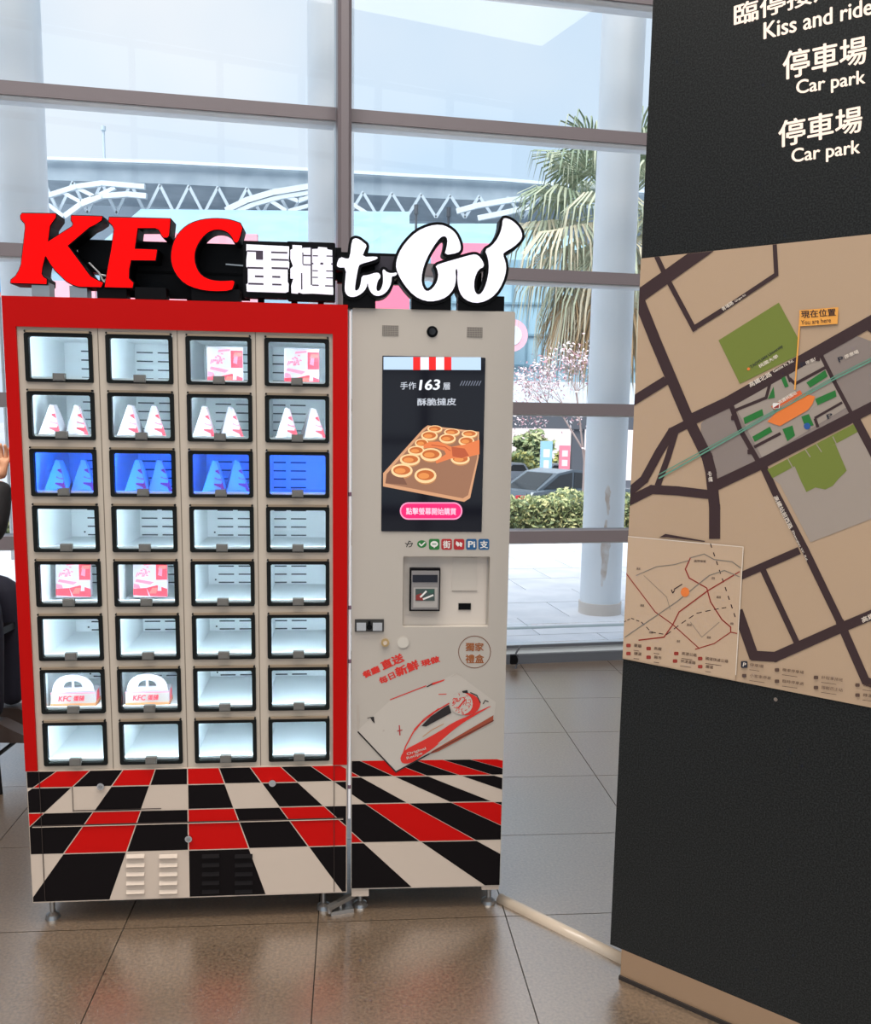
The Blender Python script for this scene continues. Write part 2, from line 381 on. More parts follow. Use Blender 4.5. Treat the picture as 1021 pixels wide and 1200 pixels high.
# checkered vinyl on locker and kiosk, one pattern running across both
def checker(plane, off, u0, u1, zb, ztop, xrow, ys, yoff, name, parent, kr):
    zs = [plane.loc(xrow, y)[1] for y in ys]; zs[0] = ztop; zs[-1] = zb
    # diagonals: straight lines in the print; take two photographed points of each
    def dia(k, z):
        ya, yb = 904.0, 1054.0; xa, xb = 219.5 + k*38.3, 221.5 + k*92.6
        a = plane.loc(xa, ya); b = plane.loc(xb, yb); t = (z-a[1])/(b[1]-a[1]); return a[0] + (b[0]-a[0])*t
    mb = MB(); w = .0028
    mb.flat(rect_loop(u0, u1, zb, ztop), off-.0004, CREAM)
    colr = [{0: REDV, 1: BLACKV}, {0: BLACKV, 1: None}, {0: REDV, 1: BLACKV}, {0: BLACKV, 1: None}]
    for r in range(4):
        za, zb_ = zs[r]-w*.6, zs[r+1]+w*.6
        for k in range(*kr):
            m_ = colr[r][k % 2]
            if m_ is None: continue
            P = [(dia(k, za)+w*.55, za), (dia(k+1, za)-w*.55, za), (dia(k+1, zb_)-w*.7, zb_), (dia(k, zb_)+w*.7, zb_)]
            P = clip(P, u0, u1, zb, ztop)
            if P and len(P) > 2: mb.flat(P[::-1], off-.0008, m_)
    return mb.build(name, parent)
checker(LP, .004, .003, LW-.003, .077, .5035, 220, [904, 920, 949, 997, 1054], 0, 'checkered_print', LK, (-7, 5))
sideg = MB()
for k, (a, b, m_) in enumerate(((.48, .455, BLACKV), (.45, .385, BLACKV), (.375, .34, REDV), (.335, .24, BLACKV), (.235, .077, CREAM))):
    sideg.box(-.0008, .0, .016, LD-.01, b, a, m_)
sideg.build('side_print', LK)
mb = MB(); SEAM = mat('seam_dark', (46, 34, 30), .7)
mb.box(.012, LW-.012, .0005, .003, .3265, .3295, SEAM); mb.box(.012, LW-.012, .0005, .003, .3235, .326, CREAM)
mb.box(.0385, .0400, .0005, .003, .08, .5035, SEAM); mb.box(.9335, .9350, .0005, .003, .08, .5035, SEAM)
mb.box(.135, .1362, .0005, .003, .372, .452, SEAM); mb.box(.135, .4, .0005, .003, .3745, .3757, SEAM)
mb.build('panel_seam', LK)
def lv(x, y): return LP.loc(x/3.19, 880+y/3.19)
for gx in ((472, 540), (595, 663), (755, 820), (878, 944)):
    for gy in (395, 428, 462, 495, 528):
        a = lv(gx[0], gy); b = lv(gx[1], gy)
        m_ = CREAM if gx[0] < 700 else BLACKV
        t = MB(); z = a[1]; t.add([(a[0],.003,z+.006),(b[0],.003,z+.006),(b[0],-.0035,z-.005),(a[0],-.0035,z-.005),(b[0],.003,z-.007),(a[0],.003,z-.007)], [(0,3,2,1),(3,5,4,2),(0,5,3),(1,2,4)], m_)
        t.build('louver', LK)
for q in ((378, 130), (706, 326)):
    a = lv(*q); t = MB(); t.cyl((a[0], .004, a[1]), (a[0], -.008, a[1]), .011, CHROME, 16); t.cyl((a[0], -.008, a[1]), (a[0], -.010, a[1]), .006, STEEL, 12); t.build('cam_lock', LK)
a = LP.loc(300+62/3.19, 880+118/3.19); t = MB(); t.cyl((a[0], .004, a[1]), (a[0], -.008, a[1]), .011, CHROME, 16); t.build('cam_lock', LK)
for (x, y) in ((.045, .05), (.045, .58), (.9, .05), (.9, .58)):
    t = MB(); t.cyl((x, y, .018), (x, y, .08), .008, STEEL, 10); t.cyl((x, y, .0), (x, y, .012), .024, STEEL, 18, .02); t.cyl((x, y, .012), (x, y, .02), .02, STEEL, 18, .008); t.build('levelling_foot', LK)

# ------------------------------------------------------------ order kiosk
KW, KT, KB, KD = .486, 1.906, .077, .5
KK = empty('order_kiosk', KP.base, KP.yaw, label='grey upright ordering kiosk with a lit touch screen, beside the red locker cabinet', category='kiosk')
mb = MB()
mb.prism([rect_loop(0, KW, KB, KT, .005, 2), rect_loop(.158, .427, .944, 1.166, .004, 2)[::1]], 0, .026, KBODY)
mb.build('front_panel', KK)
mb = MB(); mb.box(.002, KW-.002, .026, KD, KB, KT, KBODY); mb.build('body', KK)
checker(KP, 0, .002, KW-.002, .079, KP.loc(500, 890)[1], 500, [890, 909.3, 940.5, 986, 1042], 0, 'checkered_print', KK, (1, 11))
# screen
SB = mat('screen_black', (4, 4, 10), .06, spec=.35, emit=(6, 7, 16), es=1.0)
def scr(name, c, es=1.0): return mat('screen_'+name, (8, 8, 8), .1, emit=c, es=es)
SCR = Art(KP, 0, 3.873, 400, 350)
a = SCR.L((190, 262)); b = SCR.L((634, 1055))
mb = MB(); mb.prism(rect_loop(a[0]-.002, b[0]+.002, b[1]-.002, a[1]+.002, .002, 2), -.0025, .01, SB); screen = mb.build('touch_screen', KK)
A = Art(KP, .0025, 3.873, 400, 350)
A.poly([(192, 264), (634, 266), (634, 324), (192, 322)], scr('sky', (190, 215, 245)))
for x0, x1 in ((360, 397), (430, 467)): A.poly([(x0, 265), (x1, 265), (x1, 323), (x0, 323)], scr('white', (235, 240, 250)), 1)
for x0, x1 in ((326, 359), (398, 430), (467, 500)): A.poly([(x0, 265), (x1, 265), (x1, 324), (x0, 324)], scr('red', (235, 25, 20)), 1)
A.text('手作', (268, 412), (340, 412), 34, scr('grey', (190, 195, 205)), 2)
A.text('163', (352, 416), (446, 414), 48, scr('white', (235, 240, 250)), 2, .03, up=(.12, -1))
A.text('層', (462, 414), (494, 413), 32, scr('grey', (190, 195, 205)), 2)
A.text('酥脆撻皮', (345, 486), (522, 484), 34, scr('grey', (190, 195, 205)), 2, .02)
for k in range(8): A.line([(540+k*12, 394), (550+k*12, 374)], 4, scr('dim', (110, 115, 130)), 2)
TR = scr('tray', (150, 104, 76)); TRE = scr('tray_edge', (205, 150, 110)); TRS = scr('tray_shade', (120, 78, 56))
A.poly([(392, 575), (626, 604), (624, 720), (585, 905), (558, 922), (190, 852), (190, 792), (370, 592)], TRE, 1)
A.poly([(396, 584), (620, 612), (617, 720), (576, 892), (552, 906), (200, 838), (206, 796), (374, 602)], TR, 2)
A.poly([(206, 796), (250, 750), (300, 845), (200, 838)], TRS, 3)
CR = scr('crust', (250, 205, 150)); CU = scr('custard', (190, 100, 40)); CU2 = scr('custard_light', (225, 140, 70)); CRS = scr('crust_shade', (190, 130, 80))
for (x, y, rx, ry) in ((425, 592, 34, 17), (502, 606, 36, 17), (582, 614, 36, 17), (400, 622, 38, 22), (482, 635, 38, 22), (568, 647, 36, 22), (365, 656, 31, 21), (340, 690, 38, 22), (540, 728, 43, 24), (312, 731, 46, 26), (407, 708, 49, 30), (275, 780, 49, 31), (382, 803, 50, 34)):
    A.ell(x+2, y+6, rx-2, ry, CRS, 3); A.ell(x, y, rx, ry, CR, 4); A.ell(x, y-2, rx*.8, ry*.68, CU, 5); A.ell(x-rx*.15, y+1, rx*.5, ry*.4, CU2, 6)
HND = scr('hand', (222, 120, 66)); HN2 = scr('hand_shade', (180, 82, 42))
A.poly([(627, 640), (560, 662), (500, 672), (440, 648), (398, 650), (372, 664), (375, 678), (430, 676), (468, 690), (475, 705), (428, 738), (432, 748), (500, 725), (560, 722), (627, 706)], HND, 7)
A.poly([(500, 672), (560, 680), (580, 712), (545, 724), (505, 716)], HN2, 8)
A.line([(410, 664), (470, 672), (495, 690)], 4, HN2, 8)
A.rrect(266, 924, 550, 1003, 38, scr('pink_light', (255, 150, 190)), 1); A.rrect(272, 930, 544, 997, 33, scr('pink', (235, 30, 110)), 2)
A.text('點擊螢幕開始購買', (294, 980), (522, 982), 32, scr('pale', (255, 205, 225)), 3, .02)
A.mb.build('screen_image', screen)
# speakers, camera
for x0, x1, y0, y1 in ((186, 260, 122, 168), (570, 642, 130, 176)):
    t = MB(); p = SCR.L((x0, y1)); q = SCR.L((x1, y0)); t.box(p[0], q[0], -.001, .01, p[1], q[1], mat('grille_grey', (150, 142, 134), .5))
    n, k = 12, 7; hol = mat('hole_dark', (70, 66, 62), .8)
    for i in range(n):
        for j in range(k):
            x = p[0] + (q[0]-p[0])*(i+.5)/n; z = p[1] + (q[1]-p[1])*(j+.5)/k; t.flat([(x-.0011, z-.0012), (x+.0011, z-.0012), (x+.0011, z+.0012), (x-.0011, z+.0012)], -.0014, hol)
    t.build('speaker_grille', KK)
c = SCR.L((413, 150)); t = MB(); t.cyl((c[0], -.002, c[1]), (c[0], .01, c[1]), .0165, BLACK, 28); t.cyl((c[0], -.006, c[1]), (c[0], -.002, c[1]), .010, mat('lens', (4, 4, 8), .05), 20, .012); t.build('camera_eye', KK)
t = MB(); t.cyl((-.0058, 0, .32), (-.0058, 0, KT-.01), .0048, mat('edge_trim_white', (250, 250, 254), .2), 8)
for z in (.42, .83, 1.0, 1.35): t.cyl((-.0058, 0, z), (-.0058, 0, z+.012), .0054, mat('edge_clip', (120, 90, 110), .5), 8)
t.build('edge_trim', KK)
# payment icons
A = Art(KP, 0, 4, 400, 620)
GRN = mat('print_green', (28, 110, 48), .5); DRD = mat('print_red', (168, 28, 34), .5); BLU = mat('print_blue', (20, 84, 134), .5); WP2 = mat('print_white', (225, 222, 218), .5); DK2 = mat('print_dark', (40, 34, 34), .5)
A.line([(306, 84), (318, 56), (326, 60)], 4, DK2); A.line([(312, 70), (334, 66), (328, 80), (318, 84)], 4, DK2); A.line([(300, 66), (310, 72)], 4, DK2)
A.ell(378, 70, 22, 18, GRN); A.line([(366, 68), (376, 78), (392, 62)], 6, WP2, 1)
A.rrect(411, 46, 461, 97, 9, GRN); A.ell(436, 70, 18, 14, WP2, 1); A.line([(427, 70), (445, 70)], 4, GRN, 2); A.poly([(430, 80), (442, 80), (436, 90)], WP2, 1)
A.rrect(469, 46, 519, 97, 9, DRD); A.text('街', (476, 90), (512, 90), 36, WP2, 1, .03)
A.rrect(527, 46, 577, 97, 9, DRD); A.poly([(540, 56), (552, 64), (556, 76), (546, 82), (536, 70)], WP2, 1); A.poly([(556, 60), (568, 66), (564, 84), (556, 80)], WP2, 1)
A.rrect(585, 46, 635, 97, 9, BLU); A.text('Pi', (594, 86), (628, 86), 30, WP2, 1, .03)
A.rrect(643, 46, 694, 97, 9, BLU); A.text('支', (650, 90), (688, 90), 36, WP2, 1, .03)
A.mb.build('payment_icons', KK)
# recessed payment panel
P4 = lambda x, y, off=0: KP.loc(400+x/4, 620+y/4, off)
RB = .0256; a = P4(322, 384); b = P4(466, 186)
def kbox(x0, y0, x1, y1, d0, d1, m_, mb):
    p = P4(x0, y1); q = P4(x1, y0); mb.box(p[0], q[0], d0, d1, p[1], q[1], m_)
t = MB(); kbox(291, 129, 689, 457, .0255, .0262, mat('panel_pale', (204, 194, 184), .4), t); t.build('payment_panel', KK)
t = MB(); kbox(320, 186, 466, 386, .004, .0255, BLACK, t); rd = t.build('card_reader', KK)
t = MB(); kbox(328, 196, 460, 378, .002, .004, mat('reader_grey', (128, 124, 124), .4), t); kbox(334, 215, 452, 249, .0008, .002, mat('lcd_dark', (10, 14, 30), .15), t)
kbox(338, 275, 452, 368, .0008, .002, mat('reader_light', (165, 160, 156), .4), t); t.build('reader_face', rd)
A = Art(KP, 0, 4, 400, 620)
A.poly([(348, 280), (438, 280), (438, 336), (348, 336)], mat('print_teal', (58, 72, 70), .5)); A.poly([(350, 310), (375, 300), (385, 334), (350, 334)], mat('print_maroon', (130, 40, 36), .5), 1)
A.line([(372, 318), (398, 292)], 8, WP2, 1); A.line([(385, 328), (430, 310)], 8, WP2, 1); A.poly([(404, 284), (436, 284), (430, 302), (410, 300)], mat('print_pine', (40, 84, 70), .5), 1)
A.mb.build('reader_sticker', rd)
t = MB(); kbox(522, 140, 642, 296, .0235, .0256, mat('flap_grey', (198, 189, 179), .4), t); t.build('printer_flap', KK)
t = MB(); kbox(522, 294, 642, 297, .0225, .0236, mat('flap_edge', (150, 142, 134), .5), t); t.build('flap_edge', KK)
t = MB(); kbox(553, 355, 612, 385, .022, .027, BLACK, t); t.build('receipt_slot', KK)
t = MB(); kbox(64, 422, 200, 480, -.004, .002, mat('latch_frame', (60, 58, 56), .4, .5), t); kbox(72, 436, 116, 474, -.009, -.004, CHROME, t); kbox(148, 436, 192, 474, -.009, -.004, CHROME, t)
c = P4(132, 456); t.cyl((c[0], -.012, c[1]), (c[0], 0, c[1]), .0085, BLACK, 16); kbox(126, 430, 138, 446, -.008, -.003, BLACK, t); t.build('door_latch', KK)
c = P4(206, 531); t = MB(); t.cyl((c[0], -.008, c[1]), (c[0], .001, c[1]), .0125, GOLD, 20); t.cyl((c[0], -.0095, c[1]), (c[0], -.008, c[1]), .006, CREAM, 14); t.build('key_lock', KK)
c = P4(290, 531); t = MB(); t.cyl((c[0], -.002, c[1]), (c[0], .001, c[1]), .020, KBODY, 26); t.cyl((c[0], -.0028, c[1]), (c[0], -.002, c[1]), .0175, mat('cap_pale', (196, 190, 180), .4), 26); t.build('blank_cap', KK)
# stickers
A = Art(KP, 0, 4, 400, 620)
BRN = mat('print_brown', (150, 84, 38), .5); RP = mat('print_bright_red', (205, 38, 26), .5)
A.ring(625, 576, 75, 75, 4, mat('print_taupe', (120, 84, 66), .5)); A.text('獨家', (582, 572), (668, 572), 40, BRN, 1, .03); A.text('禮盒', (582, 629), (670, 629), 42, BRN, 1, .03)
A.mb.build('badge_print', KK); A = Art(KP, 0, 4, 400, 620)
A.text('餐廳', (108, 702), (186, 668), 34, RP, 1, .05); A.text('直送', (196, 664), (300, 618), 44, RP, 1, .05)
A.text('每日', (186, 730), (258, 696), 34, RP, 1, .04); A.text('新鮮', (262, 696), (372, 652), 46, RP, 1, .05); A.text('現做', (378, 648), (466, 622), 32, RP, 1, .05)
A.mb.build('slogan_print', KK)
A = Art(KP, 0, 5.374, 410, 770)
WB = mat('print_box_white', (186, 178, 169), .5); SH = mat('print_box_shade', (176, 166, 156), .5)
BK = mat('print_black', (24, 16, 18), .5)
A.poly([(50, 460), (260, 268), (500, 180), (670, 100), (920, 285), (905, 410), (290, 722)], WB, 2)
A.poly([(45, 300), (60, 300), (60, 455), (50, 462)], SH, 3)
A.line([(52, 470), (290, 722)], 9, BK, 4); A.line([(290, 722), (500, 608)], 9, BK, 4); A.line([(500, 608), (905, 398)], 6, mat('print_dark_brown', (90, 36, 24), .5), 4)
A.poly([(520, 590), (905, 365), (903, 405), (560, 592), (500, 610)], mat('print_rust', (150, 66, 40), .5), 3)
A.line([(255, 268), (480, 180)], 6, RP, 4); A.poly([(485, 185), (520, 162), (600, 138), (590, 150), (530, 172)], RP, 4); A.line([(487, 186), (520, 168)], 7, BK, 5); A.line([(560, 234), (608, 232)], 5, RP, 4)
A.line([(640, 124), (670, 104), (700, 116)], 4, SH, 4)
# red train
A.poly(chaikin([(318, 625), (350, 580), (430, 540), (560, 470), (650, 410), (740, 372), (920, 290), (800, 360), (700, 420), (600, 500), (545, 560), (470, 610), (400, 660), (350, 672), (322, 660)]), RP, 5)
A.line([(335, 612), (352, 560), (400, 470), (450, 412), (540, 340), (625, 290)], 8, RP, 6)
A.line([(405, 455), (470, 385), (560, 322)], 5, RP, 6)
A.poly([(452, 432), (510, 372), (600, 312), (625, 300), (640, 350), (560, 392), (480, 436)], BK, 6)
A.poly(chaikin([(700, 222), (760, 225), (815, 262), (825, 300), (800, 345), (740, 368), (700, 360), (650, 330), (660, 270)]), RP, 6)
A.ell(702, 292, 72, 70, WB, 7); rr = random.Random(3)
for k in range(46):
    t_ = rr.random()*6.28; q = rr.random()**.5*62; x, y = 702+q*math.cos(t_), 292+q*math.sin(t_); a_ = rr.random()*3.1
    A.line([(x-7*math.cos(a_), y-7*math.sin(a_)), (x+7*math.cos(a_), y+7*math.sin(a_))], 4, RP, 8)
A.line([(680, 320), (725, 268)], 9, RP, 9); A.poly([(706, 212), (740, 206), (745, 225), (712, 224)], BK, 8); A.line([(760, 222), (800, 240), (822, 285)], 6, BK, 8)
A.line([(840, 292), (852, 272), (872, 280)], 6, BK, 5)
A.line([(460, 500), (520, 455), (590, 420)], 4, mat('print_gold', (190, 130, 80), .5), 6)
A.poly([(550, 545), (640, 470), (740, 395), (700, 425), (600, 520)], WB, 7)
A.text('Original', (362, 622), (482, 584), 22, WB, 8, .02); A.text('Recipe', (362, 648), (460, 614), 22, WB, 8, .02)
A.poly([(128, 378), (152, 374), (158, 418), (140, 400)], BK, 4); A.line([(112, 384), (132, 378)], 4, BK, 4); A.line([(312, 430), (316, 490)], 7, DRD, 4); A.line([(300, 465), (330, 458)], 6, DRD, 4); A.ell(213, 462, 6, 6, SH, 4)
A.mb.build('gift_box_print', KK)
# kiosk feet and plinth bracket
for (x, y) in ((.03, .04), (.455, .04), (.03, .42), (.455, .42)):
    t = MB(); t.box(x-.028, x+.028, y-.035, y+.035, .05 if x < .1 else .062, .078, CREAM); t.cyl((x, y, .014), (x, y, .062), .008, STEEL, 10); t.cyl((x, y, 0), (x, y, .010), .025, STEEL, 18, .022); t.cyl((x, y, .010), (x, y, .018), .022, STEEL, 18, .008); t.build('levelling_foot', KK)
# clamp that ties both machines at the floor
p = LP.base + LP.u*.955 - LP.n*.02
cl = empty('floor_clamp', (p.x, p.y, 0), LP.yaw+.25, label='small steel toggle clamp on the floor between locker cabinet and kiosk', category='clamp')
t = MB(); t.beam((-.045, -.015, .028), (.05, .015, .046), .018, .014, STEEL); t.build('lever', cl)
t = MB(); t.box(-.035, .04, -.015, .02, 0, .012, STEEL); t.cyl((-.04, -.014, .012), (-.04, -.014, .036), .008, STEEL, 10); t.cyl((.0, 0, .01), (.0, 0, .04), .006, STEEL, 10); t.build('base', cl)

# ------------------------------------------------------------ illuminated sign on top
SP = Plane(37.5, 1059, .075, .0979); SP.O = LP.O - LP.n*.03; SP.base = V((SP.O.x, SP.O.y, 0))
SRED = mat('sign_red_lit', (110, 0, 0), .4, spec=.1, emit=(255, 0, 0), es=.9); SWH = mat('sign_white_lit', (200, 200, 205), .3, emit=(238, 234, 250), es=.6)
SIGN = empty('channel_letter_sign', LP.O + V((0, 0, LT-.0735)), LP.yaw, label='illuminated red and white channel letter sign on top of both machines', category='sign')
def sl(x, y): u, z = SP.loc(x, y); return (u, z - LT)
def cropL(pts, s, ox, oy): return [sl(ox+x/s, oy+y/s) for x, y in pts]
def letter(name, pts, face, y0, y1, rim, smooth=0):
    pts = chaikin(pts, smooth) if smooth else pts
    q = [pts[0]]
    for p in pts[1:]:
        if math.hypot(p[0]-q[-1][0], p[1]-q[-1][1]) > .0008: q.append(p)
    pts = q
    mb = MB(); n = 12
    mb.prism(pts, y0+.004, y1, BLACK)
    for k, (a, b) in enumerate(zip(pts, pts[1:]+pts[:1])):
        dx, dz = b[0]-a[0], b[1]-a[1]; l = math.hypot(dx, dz)
        if l < 1e-5: continue
        nx, nz = -dz/l*rim, dx/l*rim; e = (k % 7)*.00003
        mb.prism([(a[0]+nx, a[1]+nz), (b[0]+nx, b[1]+nz), (b[0]-nx, b[1]-nz), (a[0]-nx, a[1]-nz)], y0+.003+e, y1-e, BLACK)
        mb.prism([(a[0]+rim*math.cos(t*2*math.pi/n), a[1]+rim*math.sin(t*2*math.pi/n)) for t in range(n)], y0+.0032+e, y1-.0002-e, BLACK)
    o = mb.build(name, SIGN)
    f = MB(); f.prism(pts, y0, y0+.005, face); f.build('letter_face', o); return o
Kp = [(188,112),(205,86),(600,90),(600,130),(560,185),(530,230),(505,425),(800,240),(812,205),(788,165),(790,112),(1150,122),(1142,163),(1070,212),(1000,245),(740,465),(1010,830),(1110,885),(1160,905),(1135,955),(870,948),(800,925),(730,885),(600,760),(540,680),(485,585),(470,600),(440,720),(430,800),(455,840),(490,860),(490,918),(70,905),(75,872),(130,828),(170,760),(195,690),(210,560),(245,260),(240,205),(192,150)]
letter('letter_k', cropL(Kp, 10.21, 10, 245), SRED, .0, .08, .0028)
Fp = [(320,132),(1039,150),(1020,345),(1000,368),(960,368),(935,335),(905,275),(860,255),(650,255),(615,505),(880,515),(862,638),(572,635),(550,740),(545,850),(600,905),(590,962),(265,955),(300,740),(345,500),(378,270),(360,230),(312,180)]
letter('letter_f', cropL(Fp, 10.21, 100, 245), SRED, .0, .08, .0028)
Cp = [(892,195),(855,340),(830,388),(800,385),(770,320),(720,270),(640,245),(560,252),(480,300),(410,390),(372,480),(366,580),(395,680),(450,750),(530,790),(620,805),(720,805),(800,798),(790,850),(765,905),(560,912),(400,888),(260,830),(170,730),(125,620),(118,520),(140,400),(200,290),(290,205),(400,158),(520,136),(640,134),(760,148)]
letter('letter_c', cropL(Cp, 9.28, 190, 245), SRED, .0, .08, .0028, 1)
Tp = [(310,220),(350,192),(400,202),(450,238),(508,285),(485,340),(442,440),(635,432),(655,455),(600,482),(420,532),(400,560),(380,650),(355,800),(350,870),(370,885),(405,860),(430,780),(440,685),(520,678),(620,645),(670,650),(692,700),(655,745),(638,800),(632,870),(655,892),(690,872),(720,790),(722,700),(712,615),(735,600),(770,640),(830,655),(900,640),(905,670),(870,690),(835,690),(830,780),(790,870),(730,930),(650,955),(580,930),(530,850),(520,765),(500,850),(440,920),(350,965),(270,960),(222,910),(215,820),(240,575),(130,578),(108,540),(150,435),(255,468),(285,440)]
letter('letters_to', cropL(Tp, 11.34, 385, 265), SWH, .0, .06, .0085, 1)
Gp = [(50,420),(70,340),(120,260),(200,180),(290,140),(370,130),(430,150),(480,190),(510,250),(520,305),(500,333),(400,350),(418,290),(424,235),(405,210),(370,222),(320,290),(270,380),(240,470),(235,550),(260,605),(295,608),(340,560),(359,500),(350,450),(335,425),(400,402),(520,368),(600,345),(640,348),(672,385),(688,432),(645,452),(615,520),(613,600),(638,637),(672,620),(704,550),(722,450),(715,370),(690,312),(740,285),(790,220),(815,150),(820,88),(850,85),(900,110),(945,160),(960,205),(950,242),(900,290),(830,330),(820,348),(840,400),(845,460),(820,550),(770,630),(700,680),(620,695),(550,670),(510,620),(493,540),(497,450),(478,450),(485,520),(470,590),(420,650),(340,680),(260,680),(180,640),(110,560),(65,480)]
letter('letters_go', cropL(Gp, 6.188, 455, 245), SWH, .0, .06, .0085, 1)
EGG_O = [(85,205),(505,225),(505,300),(500,372),(508,380),(505,440),(492,448),(492,575),(502,590),(500,668),(470,680),(90,668),(85,600),(100,590),(100,440),(85,425),(85,360),(95,270),(85,265)]
EGG_G = [(92,268,250,278),(180,278,250,356),(330,280,490,292),(330,352,500,364),(95,431,252,445),(335,434,500,448),(170,513,255,530),(340,518,420,534),(105,588,255,602),(340,595,432,609)]
TART_O = [(540,212),(632,216),(636,250),(645,240),(715,238),(735,252),(790,250),(795,230),(880,238),(885,255),(932,262),(938,600),(942,640),(942,700),(735,688),(640,690),(600,676),(590,690),(530,684),(528,610),(550,540),(520,540),(520,445),(545,420),(520,350),(520,260),(540,250)]
TART_G = [(638,285,648,400),(648,310,720,322),(645,402,722,412),(720,240,734,605),(740,313,792,323),(875,316,940,326),(815,385,845,405),(734,388,748,402),(920,392,940,406),(738,461,792,470),(872,464,940,473),(738,526,792,535),(872,531,936,540),(625,488,638,650),(734,603,800,614),(862,610,942,621)]
# the two Chinese characters, boxed letters with a black rim
for body, (x0, y0, x1, y1), nm in (('蛋', (88, 205, 500, 668), 'letter_egg'), ('撻', (520, 212, 942, 695), 'letter_tart')):
    q = lambda x, y: sl(280+x/8.51, 265+y/8.51)
    a = q(x0, y1); b = q(x1, y0)
    mb = MB(); mb.prism(rect_loop(a[0]-.010, b[0]+.006, a[1]-.016, b[1]+.008, .004, 2), .010, .05, BLACK)
    o = mb.build(nm, SIGN); f = MB(); GP = mat('letter_gap', (64, 52, 70), .5)
    outl = EGG_O if body == '蛋' else TART_O
    f.prism([q(*p) for p in outl], 0, .010, SWH)
    for x0_, y0_, x1_, y1_ in (EGG_G if body == '蛋' else TART_G):
        p = q(x0_, y1_); r_ = q(x1_, y0_); f.box(p[0], r_[0], -.0006, .001, p[1], r_[1], GP)
    f.build('letter_face', o)
# black carrier rails and supports behind the letters
def rail(x0, y0, x1, y1, d0, d1, m_=BLACK, name='carrier_rail'):
    p = sl(x0, y1); q = sl(x1, y0); t = MB(); t.box(p[0], q[0], d0, d1, p[1], q[1], m_); return t.build(name, SIGN)
rail(86, 287, 400, 316, .085, .11); rail(112, 318, 290, 345, .085, .105); rail(395, 296, 478, 330, .065, .09)
rail(440, 300, 478, 322, .055, .066, mat('carrier_dark', (44, 38, 50), .5), 'transformer_box')
for x in (120, 175, 215, 262, 300, 340, 372, 425, 490, 560):
    p = sl(x, 352); q = sl(x+7, 300); t = MB(); t.box(p[0], q[0], .09 if x < 400 else .065, .105 if x < 400 else .085, 0 if x < 400 else -.008, q[1], BLACK); t.build('support_post', SIGN)
t = MB()
for x0, x1 in ((2, 60), (60, 100)): pass
for pts, (s, ox, oy) in (([(60,440),(500,565),(500,570),(800,700),(640,715),(430,700)], (6.188, 455, 245)),):
    pass
for x0, x1, yy in ((482, 528, 356), (536, 590, 356), (402, 440, 352), (40, 60, 340), (84, 104, 344), (116, 150, 344), (160, 196, 346), (226, 282, 348)):
    p = sl(x0, yy+4); q = sl(x1, yy-7); t = MB(); t.box(p[0], q[0], .01, .06, 0 if x0 < 400 else -.008, q[1], BLACK if x0 > 100 else STEEL); t.build('letter_foot', SIGN)
# thin cable loops behind
t = MB(); P = [sl(x, y) for x, y in ((205, 312), (212, 330), (240, 342), (262, 338))]; t.tube([(p[0], .1, p[1]) for p in P], .003, STEEL, 6)
P = [sl(x, y) for x, y in ((100, 306), (112, 318), (118, 330), (122, 322), (113, 320))]; t.tube([(p[0], .07, p[1]) for p in P], .003, WHITE, 6); t.build('wiring', SIGN)
P = sl(262, 307), sl(287, 309); t = MB(); t.beam((P[0][0], .082, P[0][1]), (P[1][0], .082, P[1][1]), .003, .004, STEEL); t.build('rail_clip', SIGN)

# ------------------------------------------------------------ goods in the compartments
PAPER = mat('white_paper', (166, 160, 164), .7); PRED = mat('paper_red', (196, 40, 56), .7); PPINK = mat('paper_pink', (206, 104, 122), .7); PGREY = mat('paper_grey', (176, 172, 172), .7); PBR = mat('paper_brown', (176, 112, 66), .7)
def lk_world(u, y, z): return LP.base + LP.u*u - LP.n*y + V((0, 0, z))
ORD = ['first', 'second', 'third', 'rightmost']; ROWN = ['top', 'second', 'third (blue-lit)', 'fourth', 'fifth', 'sixth', 'seventh', 'bottom']
def pouch():
    e = empty('paper_pouch', (0, 0, 0)); w, d, h = .04, .032, .108; mb = MB()
    # squat base pillow folding up to a creased peak
    base = [(-w, -d, 0), (w, -d, 0), (w, d, 0), (-w, d, 0)]; mid = [(-w*.98, -d*1.1, .012), (w*.98, -d*1.1, .012), (w*.98, d, .012), (-w*.98, d, .012)]
    top = [(-.007, -.01, h), (.006, -.012, h-.004), (.008, .012, h-.002), (-.006, .012, h)]
    ridge = [(0, -d*1.25, .02)]
    mb.add(base+mid+top+ridge, [(3,2,1,0),(0,1,5,4),(1,2,6,5),(2,3,7,6),(3,0,4,7),(4,5,12),(5,9,12),(9,8,12),(8,4,12),(5,6,10,9),(6,7,11,10),(7,4,8,11),(8,9,10,11)], PAPER)
    mb.build('bag', e)
    A_ = V((w*.98, -d*1.1, .012)); B_ = V((0, -d*1.25, .02)); C_ = V((.006, -.012, h-.004)); off = V((.001, -.0012, .0003))
    p = MB(); p.add([A_+off, C_.lerp(A_, .62)+off, C_.lerp(B_, .86).lerp(C_.lerp(A_, .86), .62)+off, A_.lerp(B_, .3)+off], [(0,3,2,1)], PRED)
    p.build('red_print', e); f = MB(); f.add([C_+off, C_+off+V((.0025,0,0)), A_+off, A_.lerp(B_, .07)+off], [(0,3,2,1)], mat('paper_edge', (150, 120, 124), .7)); f.build('fold_crease', e)
    return e
pp = pouch(); first = True
